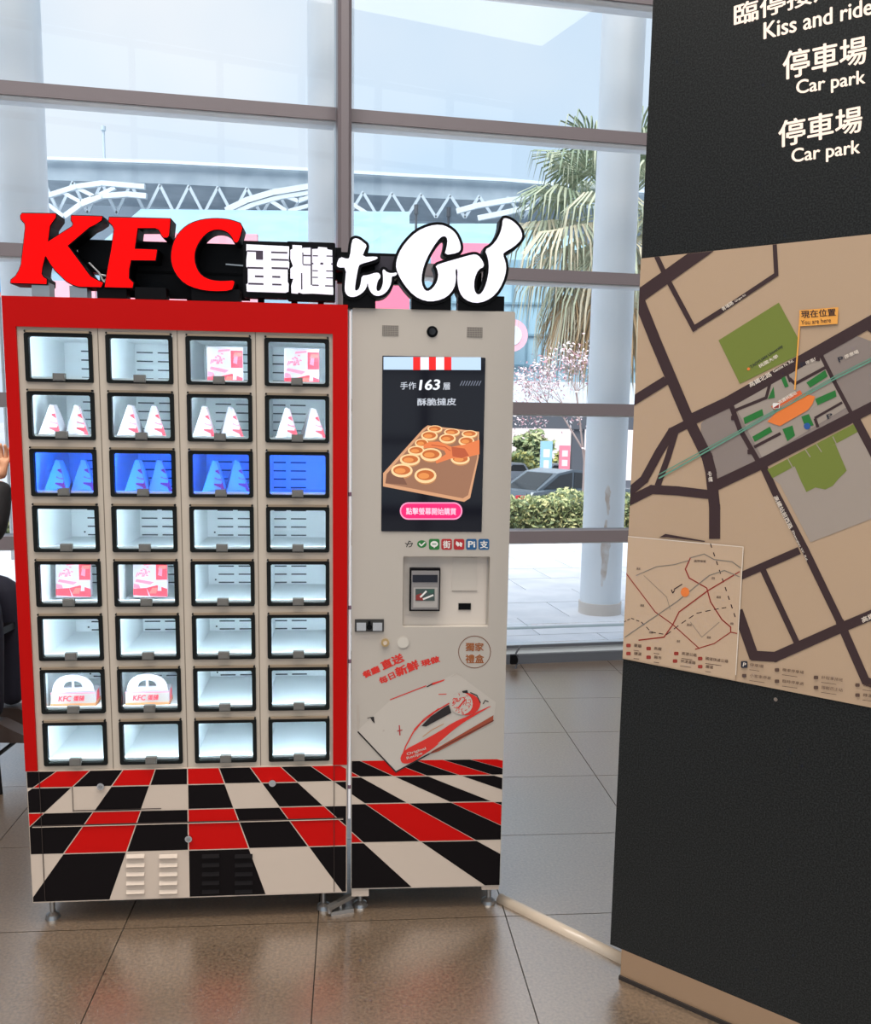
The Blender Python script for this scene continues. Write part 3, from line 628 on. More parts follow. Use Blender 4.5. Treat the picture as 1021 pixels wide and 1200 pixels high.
for r, c, xs in ((1,0,(62,90)), (1,1,(153,180)), (1,2,(240,270)), (1,3,(336.5,366)), (2,0,(69,98)), (2,1,(162,187)), (2,2,(252,277))):
    for k, px in enumerate(xs):
        o = pp if first else dup(pp); first = False
        side = 'left' if k == 0 else 'right'; yy_ = .115 + .02*k
        dx = max(-.06, min(.056, LP.loc(px, 470 + 67*(r-1), -yy_)[0] - (.149+PU*c)))
        o.location = lk_world(.149+PU*c+dx, yy_, 1.8125-PZ*r-.142); o.rotation_euler = (0, 0, LP.yaw + (.12 if k else -.15) + .06*c); o.scale = (.9, .95, 1.0 if c else .98)
        o['category'] = 'bag'; o['group'] = 'peaked paper bags in the locker'
        nm = ('second row from top' if r == 1 else 'blue-lit row')
        o['label'] = f'{side} of two white peaked paper bags, {nm}, {("first","second","third","fourth")[c]} compartment from left'
        if (r, c) == (1, 0):
            w, d, h = .04, .032, .108; A_ = V((w*.98, -d*1.1-.0012, .012)); B_ = V((0, -d*1.25-.0012, .02)); C_ = V((.006, -.0132, h-.004)); p = MB()
            for t0_, t1_ in ((.25, .42), (.55, .62), (.72, .9)):
                p.add([C_.lerp(A_, t0_), C_.lerp(A_, t1_), C_.lerp(B_, t1_-.08), C_.lerp(B_, t0_+.05)], [(0,3,2,1)], PRED if t0_ != .55 else PPINK)
            p.build('red_lettering', o)
def printed_bag(r, c, dx, tilt, label, first=[]):
    if not first:
        e = empty('printed_bag', (0, 0, 0)); w, d, h = .052, .018, .116; mb = MB()
        mb.add([(-w,-d,0),(w,-d,0),(w,d,0),(-w,d,0),(-w,-d*.8,h),(w,-d*.8,h),(w,d*.4,h),(-w,d*.4,h),(-w*1.02,0,h*.5),(w*1.02,0,h*.5)], [(0,1,5,4),(2,3,7,6),(3,2,1,0),(4,5,6,7),(0,4,8),(4,7,8),(7,3,8),(3,0,8),(1,9,5),(5,9,6),(6,9,2),(2,9,1)], PAPER); mb.build('bag', e)
        p = MB(); Y = lambda z: -d + d*.2*z/h - .0008
        def q(pts, m_, k=0): p.add([(x, Y(z)-k*.0004, z) for x, z in pts], [tuple(range(len(pts)))], m_)
        q([(-w,.028),(-w,.008),(-.005,.004),(-.012,.03)], PRED); q([(.018,.055),(.018,.106),(w,.106),(w,.055)], PRED); q([(-.012,.03),(.0,.004),(w,.002),(w,.026),(.02,.038),(.004,.034)], PRED)
        q([(-.004,.012),(.018,.012),(.022,.03),(.006,.03)], mat('paper_coral', (226, 92, 80), .7), 1); q([(.022,.02),(.034,.02),(.034,.05),(.026,.05)], PAPER, 1); q([(.024,.07),(.036,.066),(.038,.09),(.028,.096)], PPINK, 1)
        for k in range(9): t_ = k*.9; x, z = -.018+.016*math.cos(t_)*(.3+.09*k), .08+.018*math.sin(t_)*(.3+.09*k); q([(x-.004,z),(x+.003,z-.002),(x+.004,z+.002),(x-.002,z+.004)], PPINK)
        q([(-.046,.05),(.0,.040),(.012,.048),(-.042,.058)], PPINK); q([(-.05,.03),(-.03,.028),(-.034,.04),(-.05,.044)], PPINK); q([(-.02,.10),(.014,.104),(.016,.11),(-.018,.107)], PPINK, 1); q([(.024,.088),(.05,.09),(.05,.1),(.028,.1)], mat('paper_coral', (226, 92, 80), .7), 1)
        for k in range(6): q([(-.044+.006*k,.066+.004*(k%3)),(-.041+.006*k,.064+.004*(k%3)),(-.036+.006*k,.078),(-.039+.006*k,.08)], PPINK)
        p.build('red_print', e); first.append(e); o = e
    else: o = dup(first[0])
    o.location = lk_world(.149+PU*c+dx, .09 if r == 0 else .17, 1.8125-PZ*r-.140); o.rotation_euler = (math.radians(tilt), 0, LP.yaw+.05)
    o['label'] = label; o['category'] = 'bag'; o['group'] = 'red printed takeaway bags in the locker'
printed_bag(0, 2, .008, 0, 'red and white printed takeaway bag in top row, third compartment')
printed_bag(0, 3, .01, 0, 'red and white printed takeaway bag in top row, rightmost compartment')
printed_bag(4, 0, -.03, -4, 'red and white printed takeaway bag in fifth row, first compartment')
printed_bag(4, 1, -.02, -4, 'red and white printed takeaway bag in fifth row, second compartment')
def cake_box():
    e = empty('cake_box', (0, 0, 0)); w, d = .066, .04; mb = MB()
    mb.box(-w, w, -d, d, 0, .048, PAPER); mb.build('carton', e)
    arch = [(-w*.96, .048)] + [(-w*.96*math.cos(t)*(.98), .048 + .056*math.sin(t)**.8) for t in [math.pi*i/14 for i in range(1, 14)]] + [(w*.96, .048)]
    h1 = [(-.004, .062)] + [(-.004-.024*math.sin(t), .062+.020*math.cos(t)) for t in [math.pi/2*i/5 for i in range(6)]]; h2 = [(-x, z) for x, z in h1[::-1]]
    g = MB(); g.prism([arch, h1, h2], -.003, .003, PAPER); hd = g.build('handle', e); hd.location = (0, -.03, 0)
    b = MB(); b.box(-w-.0008, w+.0008, -d-.0008, d+.0008, .0, .013, PBR); b.build('brown_band', e)
    a = MB(); a.box(-w+.0005, w-.0005, -d-.0006, -d, .013, .044, mat('carton_beige', (146, 134, 128), .7))
    for body, x0, x1 in (('KFC', -.044, -.006), ('蛋撻', .0, .034)):
        vv, ff = text_mesh(body, .04, 2); a.add([(x0+(x1-x0)*x+.003*y, -d-.0012, .020+.018*y) for x, y in vv], ff, PRED)
    a.box(-w-.0005, w+.0005, -d-.0005, -d, .044, .047, PPINK); a.build('carton_print', e)
    g = MB(); g.add([(w+.0006, -.03, .004), (w+.0006, .02, .004), (w+.0006, .02, .044), (w+.0006, -.01, .044)], [(0,1,2,3)], PRED); g.build('side_print', e)
    return e
cb = cake_box()
for c, lb in ((0, 'white handled cake box with red lettering in seventh row, first compartment'), (1, 'white handled cake box with red lettering in seventh row, second compartment')):
    o = cb if c == 0 else dup(cb)
    o.location = lk_world(.149+PU*c-.026, .125, 1.8125-PZ*6-.1445); o.rotation_euler = (0, 0, LP.yaw + .04)
    o['label'] = lb; o['category'] = 'box'; o['group'] = 'cake boxes in the locker'

# ------------------------------------------------------------ information pillar with the map
BX = empty('information_pillar', BP.base, BP.yaw, label='dark speckled information pillar with white parking words and a large area map', category='information board')
LAM = mat('dark_laminate', (16, 18, 20), .5, spec=.25, c2=(42, 45, 45), nscale=260, detail=2, lo=.4, hi=.7, bump=.03, bscale=300)
TAN = mat('plinth_tan', (150, 122, 96), .45)
mb = MB(); mb.box(-.037, .90, 0, .45, .092, 2.95, LAM); mb.build('cladding', BX)
mb = MB(); mb.box(0, .86, .0, .41, .012, .092, TAN); mb.build('plinth', BX)
mb = MB(); mb.box(-.002, .862, -.006, .412, 0, .012, mat('sealant', (38, 30, 26), .8)); mb.build('sealant_strip', BX)
MAPT, MAPB = 2.005, .940
MP = mat('map_tan', (178, 152, 126), .45); MD = mat('map_road', (56, 38, 40), .45); MG = mat('map_grey', (134, 122, 116), .45); MG2 = mat('map_pale_grey', (156, 144, 134), .45); MGR = mat('map_green', (112, 124, 52), .45); MOR = mat('map_orange', (226, 122, 56), .45); MYE = mat('map_label', (232, 162, 74), .45); MGN = mat('map_dark_green', (36, 112, 50), .45); MTE = mat('map_teal', (96, 146, 126), .45); MW = mat('map_white', (226, 214, 200), .45); MIN = mat('map_inset', (188, 162, 136), .45); MRD = mat('map_red', (150, 52, 42), .45); MNV = mat('map_navy', (34, 38, 52), .45); MBL = mat('map_blue', (40, 84, 150), .45)
mb = MB(); mb.box(-.0365, .8995, -.003, .002, MAPB, MAPT, MP); mpanel = mb.build('map_panel', BX)
s3 = 3.392
A = Art(BP, .003, s3, 720, 270); A.clip = (-.0360, .899, MAPB+.0005, MAPT-.0005)
def road(pts, w, layer=2, m_=MD): A.line(pts, w, m_, layer)
# blocks
A.poly([(345, 770), (360, 752), (470, 697), (600, 905), (450, 983), (400, 983), (345, 800)], MG, 1)
A.poly([(470, 690), (830, 490), (915, 425), (960, 418), (1021, 440), (1120, 400), (1200, 360), (1400, 620), (945, 720), (600, 920)], MG, 1)
A.poly([(475, 690), (605, 620), (660, 575), (830, 490), (930, 700), (590, 905)], MG2, 2)
A.poly([(415, 437), (655, 287), (735, 435), (725, 500), (500, 610)], MGR, 1)
A.poly([(600, 960), (960, 790), (1130, 950), (1300, 1040), (780, 1240), (660, 1010)], MG2, 1)
A.poly([(610, 950), (955, 768), (970, 800), (630, 985)], MGR, 2)
A.poly([(715, 930), (880, 850), (925, 955), (890, 990), (870, 1015), (840, 1030), (800, 1022), (765, 1040), (745, 1000)], MGR, 2)
for a_, b_ in (((690, 905), (720, 960)), ((760, 870), (780, 900)), ((805, 850), (825, 880)), ((870, 820), (885, 850))): A.line([a_, b_], 4, MG2, 3)
# roads
road([(60, 290), (380, 62)], 52); road([(170, 105), (205, 180), (320, 395)], 20); road([(315, 390), (430, 318)], 20); road([(430, 318), (645, 175)], 17); road([(645, 178), (638, 40)], 17)
road([(85, 240), (165, 440), (300, 760), (370, 900), (385, 960), (400, 1100), (400, 1215)], 44)
road([(80, 675), (200, 600)], 36); road([(290, 760), (450, 685), (1100, 318)], 46); road([(1100, 318), (1400, 130)], 46)
road([(60, 1040), (120, 990), (180, 880), (230, 800), (300, 765)], 34); road([(245, 800), (215, 900), (175, 1010)], 24)
road([(60, 1075), (150, 1030), (250, 1035), (380, 1050)], 36); road([(390, 1020), (560, 940), (1500, 460)], 42)
road([(465, 695), (500, 790), (575, 920)], 20); road([(820, 490), (870, 590), (945, 730)], 16); road([(955, 740), (1040, 900), (1150, 1120)], 34); road([(700, 600), (685, 560), (830, 495)], 10, 3); road([(470, 720), (605, 665), (620, 610)], 12, 3); road([(800, 745), (905, 685)], 10, 3); road([(700, 590), (720, 610), (840, 545)], 12, 3); road([(560, 860), (660, 808)], 12, 3); road([(800, 750), (810, 780)], 12, 3)
for q in ((903, 430), (810, 510), (875, 595), (475, 745), (510, 800), (540, 880)): A.rrect(q[0]-9, q[1]-9, q[0]+9, q[1]+9, 2, MD, 4)
road([(1380, 360), (1200, 470), (1030, 400), (990, 372)], 22)
road([(590, 930), (640, 1040), (760, 1270), (900, 1560)], 30); road([(500, 1375), (730, 1275)], 30); road([(590, 1345), (725, 1635)], 24)
road([(495, 1520), (555, 1690), (640, 1695), (900, 1580), (1500, 1330)], 40); road([(900, 1560), (1000, 1790), (1100, 1830)], 34)
# station
for pts in ([(515, 745), (590, 710), (595, 735), (520, 770)], [(550, 820), (620, 780), (630, 800), (560, 840)], [(765, 605), (840, 555), (850, 580), (780, 625)], [(800, 670), (880, 635), (885, 660), (810, 695)], [(670, 790), (710, 775), (720, 815), (690, 838)], [(745, 740), (775, 730), (795, 775), (760, 780)], [(612, 670), (635, 620), (640, 665)], [(665, 590), (680, 580), (695, 620), (680, 625)]): A.poly(pts, MGN, 4)
A.poly([(610, 760), (650, 720), (760, 650), (800, 660), (790, 690), (770, 715), (660, 778)], MOR, 5); A.poly([(625, 700), (740, 635), (750, 650), (700, 690), (640, 715)], mat('map_orange_red', (214, 96, 50), .45), 6)
A.line([(180, 985), (500, 805), (620, 735), (880, 590), (1400, 330)], 6, MTE, 7); A.line([(180, 970), (500, 796), (620, 726), (880, 580), (1400, 320)], 4, MTE, 7)
A.ell(768, 778, 13, 13, MBL, 5); A.rrect(632, 686, 660, 708, 5, WP2, 8); A.poly([(634, 706), (658, 690), (656, 706)], MRD, 9)
A.text('P', (895, 525), (915, 518), 20, MNV, 4); A.text('P', (745, 545), (765, 538), 18, MNV, 4); A.text('P', (850, 750), (872, 742), 18, MNV, 5)
A.text('停車場', (920, 512), (975, 488), 16, MW, 4); A.text('停車場', (765, 535), (815, 512), 14, MW, 4)
A.text('高鐵桃園站', (660, 692), (730, 650), 16, MW, 8)
A.text('高鐵北路', (543, 625), (630, 578), 20, MW, 5); A.text('Gaotie N. Rd.', (636, 566), (716, 522), 12, MW, 5)
A.text('青埔路', (435, 322), (478, 292), 16, MW, 5); A.text('Qingpu Rd.', (484, 288), (528, 260), 10, MW, 5)
A.text('TAOYUAN University', (548, 552), (675, 466), 16, MNV, 3); A.text('桃園大學', (580, 548), (655, 505), 15, MW, 3); A.ell(535, 551, 6, 6, MOR, 3)
A.text('高鐵站前西路', (634, 1060), (698, 1188), 18, MW, 5, up=(.9, -.45)); A.text('Zhanqian W. Rd.', (704, 1194), (764, 1316), 10, MW, 5, up=(.9, -.45)); A.text('中壢', (372, 960), (378, 1000), 16, MW, 5, up=(1, -.1)); A.text('高鐵南路', (990, 1560), (1090, 1515), 22, MW, 5)
# you-are-here flag
A.poly([(738, 318), (893, 306), (890, 372), (740, 382)], MYE, 8); A.line([(742, 330), (720, 632)], 6, MYE, 8)
A.text('現在位置', (746, 350), (884, 340), 30, MD, 9, .02); A.text('You are here', (746, 376), (864, 366), 18, MD, 9, .005)
# inset map
I = lambda x, y: (x, y + 916)     # second crop starts at y=540
A.poly([I(54, 300), I(515, 342), I(482, 870), I(31, 780)], MIN, 6)
A.line([I(54, 300), I(515, 342), I(485, 850)], 3, MW, 7); A.poly([I(180, 305), I(205, 290), I(365, 318), I(360, 322), I(210, 303)], MD, 7)
def il(pts, w, m_): A.line([I(*p) for p in pts], w, m_, 8)
il([(48, 445), (165, 600), (235, 650), (340, 745)], 4, MRD); il([(305, 385), (285, 430), (300, 465), (370, 505), (385, 560), (430, 630), (465, 660), (465, 680)], 5, MRD); il([(100, 712), (200, 700), (235, 650), (260, 600), (375, 515), (500, 440)], 5, MRD); il([(325, 748), (400, 725), (465, 680), (490, 685)], 4, MRD)
il([(305, 385), (360, 370), (400, 392), (470, 400), (505, 425)], 4, mat('map_line_grey', (128, 120, 108), .45)); il([(45, 700), (250, 560), (380, 455), (440, 435), (500, 460)], 4, MATS['map_line_grey']); il([(90, 455), (170, 420), (240, 412), (300, 395)], 3, MATS['map_line_grey']); il([(120, 455), (210, 540), (225, 590)], 2, MATS['map_line_grey']); il([(305, 640), (350, 700), (420, 640)], 2, MATS['map_line_grey'])
for k in range(18):
    t_ = k/18
    if k % 2 == 0: il([(385+105*t_, 330+310*t_), (385+105*(t_+.045), 330+310*(t_+.045))], 4, MD)
for P_ in ([(40, 640), (70, 625), (110, 640), (150, 680), (210, 690), (270, 645), (330, 605), (400, 590), (460, 580)],):
    for a_, b_ in zip(P_, P_[1:]):
        for k in (0, .5): il([(a_[0]+(b_[0]-a_[0])*k, a_[1]+(b_[1]-a_[1])*k), (a_[0]+(b_[0]-a_[0])*(k+.28), a_[1]+(b_[1]-a_[1])*(k+.28))], 3, MD)
A.ell(*I(284, 521), 17, 19, MOR, 9); A.line([I(230, 512), I(235, 525), I(242, 515)], 4, MD, 9); A.line([I(240, 510), I(272, 490)], 4, MD, 9)
for (x, y, w_) in ((90, 432, 16), (105, 578, 16), (388, 470, 14), (408, 545, 18), (290, 655, 20), (370, 705, 16), (140, 685, 16), (320, 402, 46), (250, 720, 14), (462, 650, 14)): A.text('道路' if w_ < 30 else '國際機場', I(x, y), I(x+w_, y+2), 10, MD, 9, 0)
# legend rows
LG = mat('map_ink', (88, 66, 56), .45)
leg = [(80, 738, '臺鐵'), (160, 750, '高鐵'), (270, 770, '高速公路'), (365, 790, '國道快速公路'), (80, 770, '捷運'), (160, 785, '縣市'), (265, 800, '快速道路'), (365, 822, '鐵道'), (540, 815, '停車場'), (540, 858, '小客車停車'), (670, 835, '機車停車場'), (670, 880, '臨時停車處'), (825, 865, '計程車排班'), (825, 905, '接駁巴士站'), (990, 895, '公車站'), (990, 935, '轉運站')]
for x, y, t_ in leg:
    w_ = 15*len(t_) + (10 if x > 500 else 0); A.text(t_, I(x, y), I(x+w_, y+w_*.14), 13, LG, 9, .005); A.line([I(x, y+14), I(x+w_*.7, y+14+w_*.1)], 2, LG, 9)
    A.rrect(x-30, y+916-12, x-12, y+916+2, 4, (MNV if (x, y) == (540, 815) else LG if x > 500 else MRD), 8)
A.rrect(506, 916+795, 532, 916+822, 4, MNV, 9); A.text('P', I(513, 816), I(525, 818), 16, MW, 10)
A.line([I(30, 782), I(480, 872)], 2, MIN, 8)
A.mb.build('map_print', mpanel)
A = Art(BP, 0, 3.912, 760, 0); TW = mat('vinyl_white_glow', (250, 232, 216), .4, emit=(250, 228, 208), es=.22)  # white vinyl words with a faint glow added, not a lit sign
up = (.0, -1)
A.text('臨停接送', (392, 124), (880, -20), 102, TW, 0, .02, up=up, res=4); A.text('Kiss and ride', (528, 182), (1030, 66), 78, TW, 0, .022, up=up, res=4)
A.text('停車場', (616, 370), (1002, 290), 132, TW, 0, .02, up=up, res=4); A.text('Car park', (678, 452), (996, 402), 84, TW, 0, .022, up=up, res=4)
A.text('停車場', (596, 680), (982, 604), 124, TW, 0, .02, up=up, res=4); A.text('Car park', (656, 766), (972, 722), 84, TW, 0, .022, up=up, res=4)
A.mb.build('wayfinding_text', BX)
c = BP.loc(909.5, 819.5); t = MB(); t.cyl((c[0], -.002, c[1]), (c[0], .001, c[1]), .005, CHROME, 12); t.build('screw', BX)

# cable cover on the floor
a = floorpt(577, 1046, .012); b = floorpt(735, 1124, .012); d = (b-a).normalized(); s_ = V((-d.y, d.x, 0))
mb = MB(); n = 10; CCV = mat('cable_cover', (196, 180, 162), .35, coat=.3)
P = [(-.020*math.cos(math.pi*i/n), .022*math.sin(math.pi*i/n)) for i in range(n+1)]
a = V((a.x, a.y, 0)); b = V((b.x, b.y, 0)); a = a + d*.035
mb.add([e + s_*x + V((0,0,z)) for e in (a, b) for x, z in P], [(i, i+1, n+2+i, n+1+i)[::-1] for i in range(n)] + [tuple(range(n+1)), tuple(range(2*n+1, n, -1))], CCV, True)
o = mb.build('cable_cover'); o['label'] = 'rounded pale floor cable cover running from kiosk foot to the dark pillar'; o['category'] = 'cable cover'
# window stay clip near sill
c = floorpt(603, 782); e = empty('sill_bracket', (c.x, c.y-.02, 0), WP.yaw, label='small black bracket clipped on the window sill beside the kiosk', category='bracket')
t = MB(); t.box(-.03, .015, -.02, .01, .03, .09, BLACK); t.build('clip', e); t = MB(); t.tube([(.0, -.015, .0), (.02, -.015, .06), (.0, -.015, .1), (.03, -.015, .15)], .006, SILL, 6); t.build('stem', e)

# ------------------------------------------------------------ person on a stool at the left edge
JK = mat('black_jacket', (16, 16, 20), .8, bump=.2, bscale=40); TRO = mat('navy_trousers', (16, 18, 38), .8, bump=.2, bscale=30); SKN = mat('skin', (206, 150, 116), .5); HAIR = mat('dark_hair', (22, 18, 16), .6); SHO = mat('brown_shoe', (52, 38, 32), .5)
PE = empty('person', (-2.25, 3.95, .11), 0, label='seated person in black jacket and navy trousers, mostly hidden behind the locker cabinet', category='person')
def skin(name, verts, edges, radii, m_, parent, sub=1, root=0, loc=(0, 0, 0)):
    me = bpy.data.meshes.new(name); me.from_pydata(verts, edges, []); o = bpy.data.objects.new(name, me); COL.objects.link(o); o.parent = parent; o.location = loc
    sk = o.modifiers.new('skin', 'SKIN'); sk.use_smooth_shade = True
    if not me.skin_vertices: me.attributes
    for i, r in enumerate(radii):
        me.skin_vertices[0].data[i].radius = (r if hasattr(r, '__len__') else (r, r)); me.skin_vertices[0].data[i].use_root = (i == root)
    sb = o.modifiers.new('sub', 'SUBSURF'); sb.levels = sub; sb.render_levels = sub
    me.materials.append(m_); return o
# joints, local to the person empty (x forward to the right, near side is -y)
J = {'pel': (0, 0, .70), 'sp': (.01, 0, .86), 'ch': (.09, 0, 1.04), 'nb': (.14, 0, 1.17), 'nk': (.17, 0, 1.25), 'hd': (.05, 0, 1.37), 'ht': (.04, 0, 1.46)}
BV = []; BE = []; BR = []; IX = {}
def jv(n, p, r): IX[n] = len(BV); BV.append(p); BR.append(r)
for n, r in (('pel', .12), ('sp', .11), ('ch', .125), ('nb', .075), ('nk', .05)): jv(n, J[n], r)
BE += [(0,1),(1,2),(2,3),(3,4)]
for sy in (-1, 1):
    s_ = 'a' if sy < 0 else 'b'
    sh = (.14, sy*.17, 1.14); el = (.46, sy*.2, .97) if sy < 0 else (.2, sy*.22, .93); wr = (.47, sy*.13, 1.20) if sy < 0 else (.20, sy*.06, .83)
    jv('sh'+s_, sh, .05); jv('el'+s_, el, .04); jv('wr'+s_, wr, .026)
    BE += [(IX['nb'], IX['sh'+s_]), (IX['sh'+s_], IX['el'+s_]), (IX['el'+s_], IX['wr'+s_])]
    hp = (.04, sy*.1, .68); kn = (.37, sy*.11, .71); an = (.36, sy*.10, .17)
    jv('hp'+s_, hp, .085); jv('kn'+s_, kn, .06); jv('an'+s_, an, .038); BE += [(0, IX['hp'+s_]), (IX['hp'+s_], IX['kn'+s_]), (IX['kn'+s_], IX['an'+s_])]
body = skin('body', BV, BE, BR, SKN, PE, 2)
JN = ['sp', 'ch', 'nb', 'sha', 'ela', 'wra', 'shb', 'elb', 'wrb']; jm = {n: i for i, n in enumerate(JN)}
skin('jacket', [BV[IX[n]] for n in JN], [(0,1),(1,2),(2,3),(3,4),(4,5),(2,6),(6,7),(7,8)], [.15, .155, .1, .075, .062, .048, .075, .062, .048], JK, PE, 2)
JN = ['pel', 'hpa', 'kna', 'ana', 'hpb', 'knb', 'anb']
skin('trousers', [BV[IX[n]] for n in JN], [(0,1),(1,2),(2,3),(0,4),(4,5),(5,6)], [.15, .105, .078, .055, .105, .078, .055], TRO, PE, 2)
# head with face
mb = MB(); mb.ball((.05, 0, 1.39), (.092, .076, .115), SKN, 20, 14); mb.ball((.10, 0, 1.335), (.04, .05, .045), SKN, 12, 8); mb.ball((.146, 0, 1.375), (.018, .013, .02), SKN, 10, 7)
for sy in (-1, 1): mb.ball((.045, sy*.077, 1.385), (.018, .01, .03), SKN, 10, 7)
o = mb.build('head', PE, (.14, 0, -.02))
mb = MB()
for sy in (-1, 1): mb.ball((.132, sy*.03, 1.402), (.008, .012, .007), mat('eye_white', (230, 226, 222), .3), 10, 6); mb.ball((.138, sy*.03, 1.402), (.004, .006, .006), HAIR, 8, 5); mb.ball((.135, sy*.03, 1.422), (.006, .017, .004), HAIR, 8, 5)
mb.ball((.137, 0, 1.335), (.006, .024, .006), mat('lips', (170, 90, 80), .5), 10, 6); mb.build('face', PE, (.14, 0, -.02))
mb = MB(); mb.ball((.03, 0, 1.42), (.096, .086, .105), HAIR, 18, 12); mb.build('hair', PE, (.14, 0, -.02))
def hand(wr, dirv, side, name='hand'):
    wr = V(wr); dv = V(dirv).normalized(); sd = V(side).normalized(); nv = dv.cross(sd)
    vs_ = [wr, wr+dv*.03, wr+dv*.08]; ed = [(0,1),(1,2)]; rd = [.022, (.028, .018), (.03, .015)]
    for k, (off, L_) in enumerate(((-.027, .062), (-.009, .075), (.009, .07), (.027, .055))):
        b = len(vs_); vs_ += [wr+dv*.085+sd*off, wr+dv*(.085+L_*.5)+sd*off*1.1-nv*.006, wr+dv*(.085+L_*.85)+sd*off*1.1-nv*.026]; ed += [(2,b),(b,b+1),(b+1,b+2)]; rd += [.010, .009, .0075]
    b = len(vs_); vs_ += [wr+dv*.045+sd*-.04-nv*.008, wr+dv*.075+sd*-.056-nv*.018]; ed += [(1,b),(b,b+1)]; rd += [.011, .009]
    return skin(name, vs_, ed, rd, SKN, PE, 1, 1)
hand(BV[IX['wra']], (.1, .15, 1), (1, 0, 0)); hand(BV[IX['wrb']], (.7, -.2, -.5), (0, 1, 0))
for s_ in 'ab':
    x, y, z = BV[IX['an'+s_]]; mb = MB()
    P = [(-.07, .0), (.17, .0), (.175, .025), (.12, .05), (.05, .085), (-.05, .09), (-.075, .04)]
    mb.prism([(x+p[0], z-.085+p[1]) for p in P], y-.042, y+.042, SHO); mb.build('shoe', PE)
ST = empty('bar_stool', (-2.06, 3.93, 0), 0, label='black metal stool under the seated person, left of the locker cabinet', category='stool')
BM = mat('black_metal', (14, 14, 16), .4, .4)
mb = MB(); mb.bbox(-.22, .22, -.2, .2, .645, .675, .05, BM); mb.build('seat', ST)
for sx in (-1, 1):
    for sy in (-1, 1): t = MB(); t.cyl((sx*.25, sy*.2, 0), (sx*.21, sy*.17, .645), .011, BM, 10); t.build('leg', ST)
t = MB()
P = [(sx*.241, sy*.193, .165) for sx, sy in ((-1,-1),(1,-1),(1,1),(-1,1),(-1,-1))]; t.tube(P, .009, BM, 8); t.build('footrest', ST)

# ------------------------------------------------------------ outside
PAV = mat('pavement_stone', (236, 238, 244), .6, c2=(218, 222, 230), nscale=3, detail=6); CURB = mat('curb_tan', (222, 200, 178), .7); ROADM = mat('road_asphalt', (150, 154, 162), .8, c2=(170, 172, 178), nscale=4)
wy = WP.yaw; wu = WP.u; wn = V((-math.sin(wy), math.cos(wy), 0)); wb = WP.base
def wpt(u, v, z=0): return wb + wu*u + wn*v + V((0, 0, z))
mb = MB(); mb.box(-30, 25, .17, 6.35, -.3, -.03, mat('pavement_joint', (170, 172, 178), .8)); PV = struct(mb, 'pavement'); PV.location = wb; PV.rotation_euler = (0, 0, wy)
t = MB(); t.bbox(-.446, .446, -.296, .296, -.03, -.008, .004, PAV); tm = t.build('paving_slab', PV); k = 0
for i in range(-6, 9):
    for j in range(10):
        o = tm if k == 0 else inst('paving_slab', tm.data, PV); k += 1
        o.location = (.45 + i*.9 + (.45 if j % 2 else 0), .49 + j*.6, (k*7 % 5)*.0006)
mb = MB()
for i in range(-32, 27):
    if -6 <= i < 9: continue
    for j in range(10): x = .45+i*.9+(.45 if j % 2 else 0); y = .49+j*.6; mb.box(x-.446, x+.446, y-.296, y+.296, -.03, -.008, PAV)
o = mb.build('paving', PV); o['kind'] = 'stuff'
mb = MB(); mb.box(-30, 25, 6.2, 6.6, -.05, .04, CURB); o = struct(mb, 'trim_1'); o.location = wb; o.rotation_euler = (0, 0, wy)
mb = MB(); mb.box(-120, 120, 14.2, 220, -1.4, -1.2, ROADM); struct(mb, 'road')
mb = MB(); mb.box(-40, 30, 6.6, 8.6, -1.3, -.02, mat('soil', (110, 100, 84), .9)); o = struct(mb, 'planting_bed'); o.location = wb; o.rotation_euler = (0, 0, wy)
# round white columns
CW = mat('column_white', (232, 238, 243), .45, c2=(220, 229, 236), nscale=2); STN = mat('column_stain', (196, 184, 174), .7, c2=(222, 222, 222), nscale=14)
for k, (px, side) in enumerate(((25, 'left'), (388, 'middle, behind the steel mullion'), (705, 'right, with a rusty stain at its foot'))):
    cp = Plane(705, 718, 0, .2073); d = ray(px, 200); q = CAM + d*((cp.O-CAM).dot(cp.n)/d.dot(cp.n)); q.z = 0
    if k == 2: q = V((1.385, 7.70, 0))
    e = empty('round_column', (q.x, q.y, -.01), 0, label=['round white column outside the glass at the far left', 'round white column outside the glass behind the steel mullion', 'round white column outside the glass left of the dark pillar'][k], category='column', group='round white columns outside the glass')
    t = MB(); t.cyl((0, 0, 0), (0, 0, 7.5), .168, CW, 40); t.build('shaft', e)
    t = MB(); t.cyl((0, 0, 0), (0, 0, .1), .178, mat('column_collar', (214, 206, 198), .6), 40); t.build('collar', e)
    if k == 2:
        t = MB(); rr = random.Random(5)
        for z0, z1, a0, w_ in ((.30, .80, -1.62, .16), (.42, .72, -1.52, .14), (.25, .45, -1.68, .09), (.92, 1.08, -1.60, .14), (.84, .98, -1.55, .08)):
            n = 9; c_ = 5; G_ = []
            for i in range(n+1):
                z = z0+(z1-z0)*i/n; w2 = w_*(.25+.75*math.sin(math.pi*(i+.4)/(n+.8)))*(.75+.5*rr.random()); m0 = a0+.04*(rr.random()-.5)
                G_ += [(.1690*math.cos(m0-w2+2*w2*q_/c_), .1690*math.sin(m0-w2+2*w2*q_/c_), z) for q_ in range(c_+1)]
            t.add(G_, [(i*(c_+1)+q_, i*(c_+1)+q_+1, (i+1)*(c_+1)+q_+1, (i+1)*(c_+1)+q_) for i in range(n) for q_ in range(c_)], STN)
        t.build('rust_stain', e)
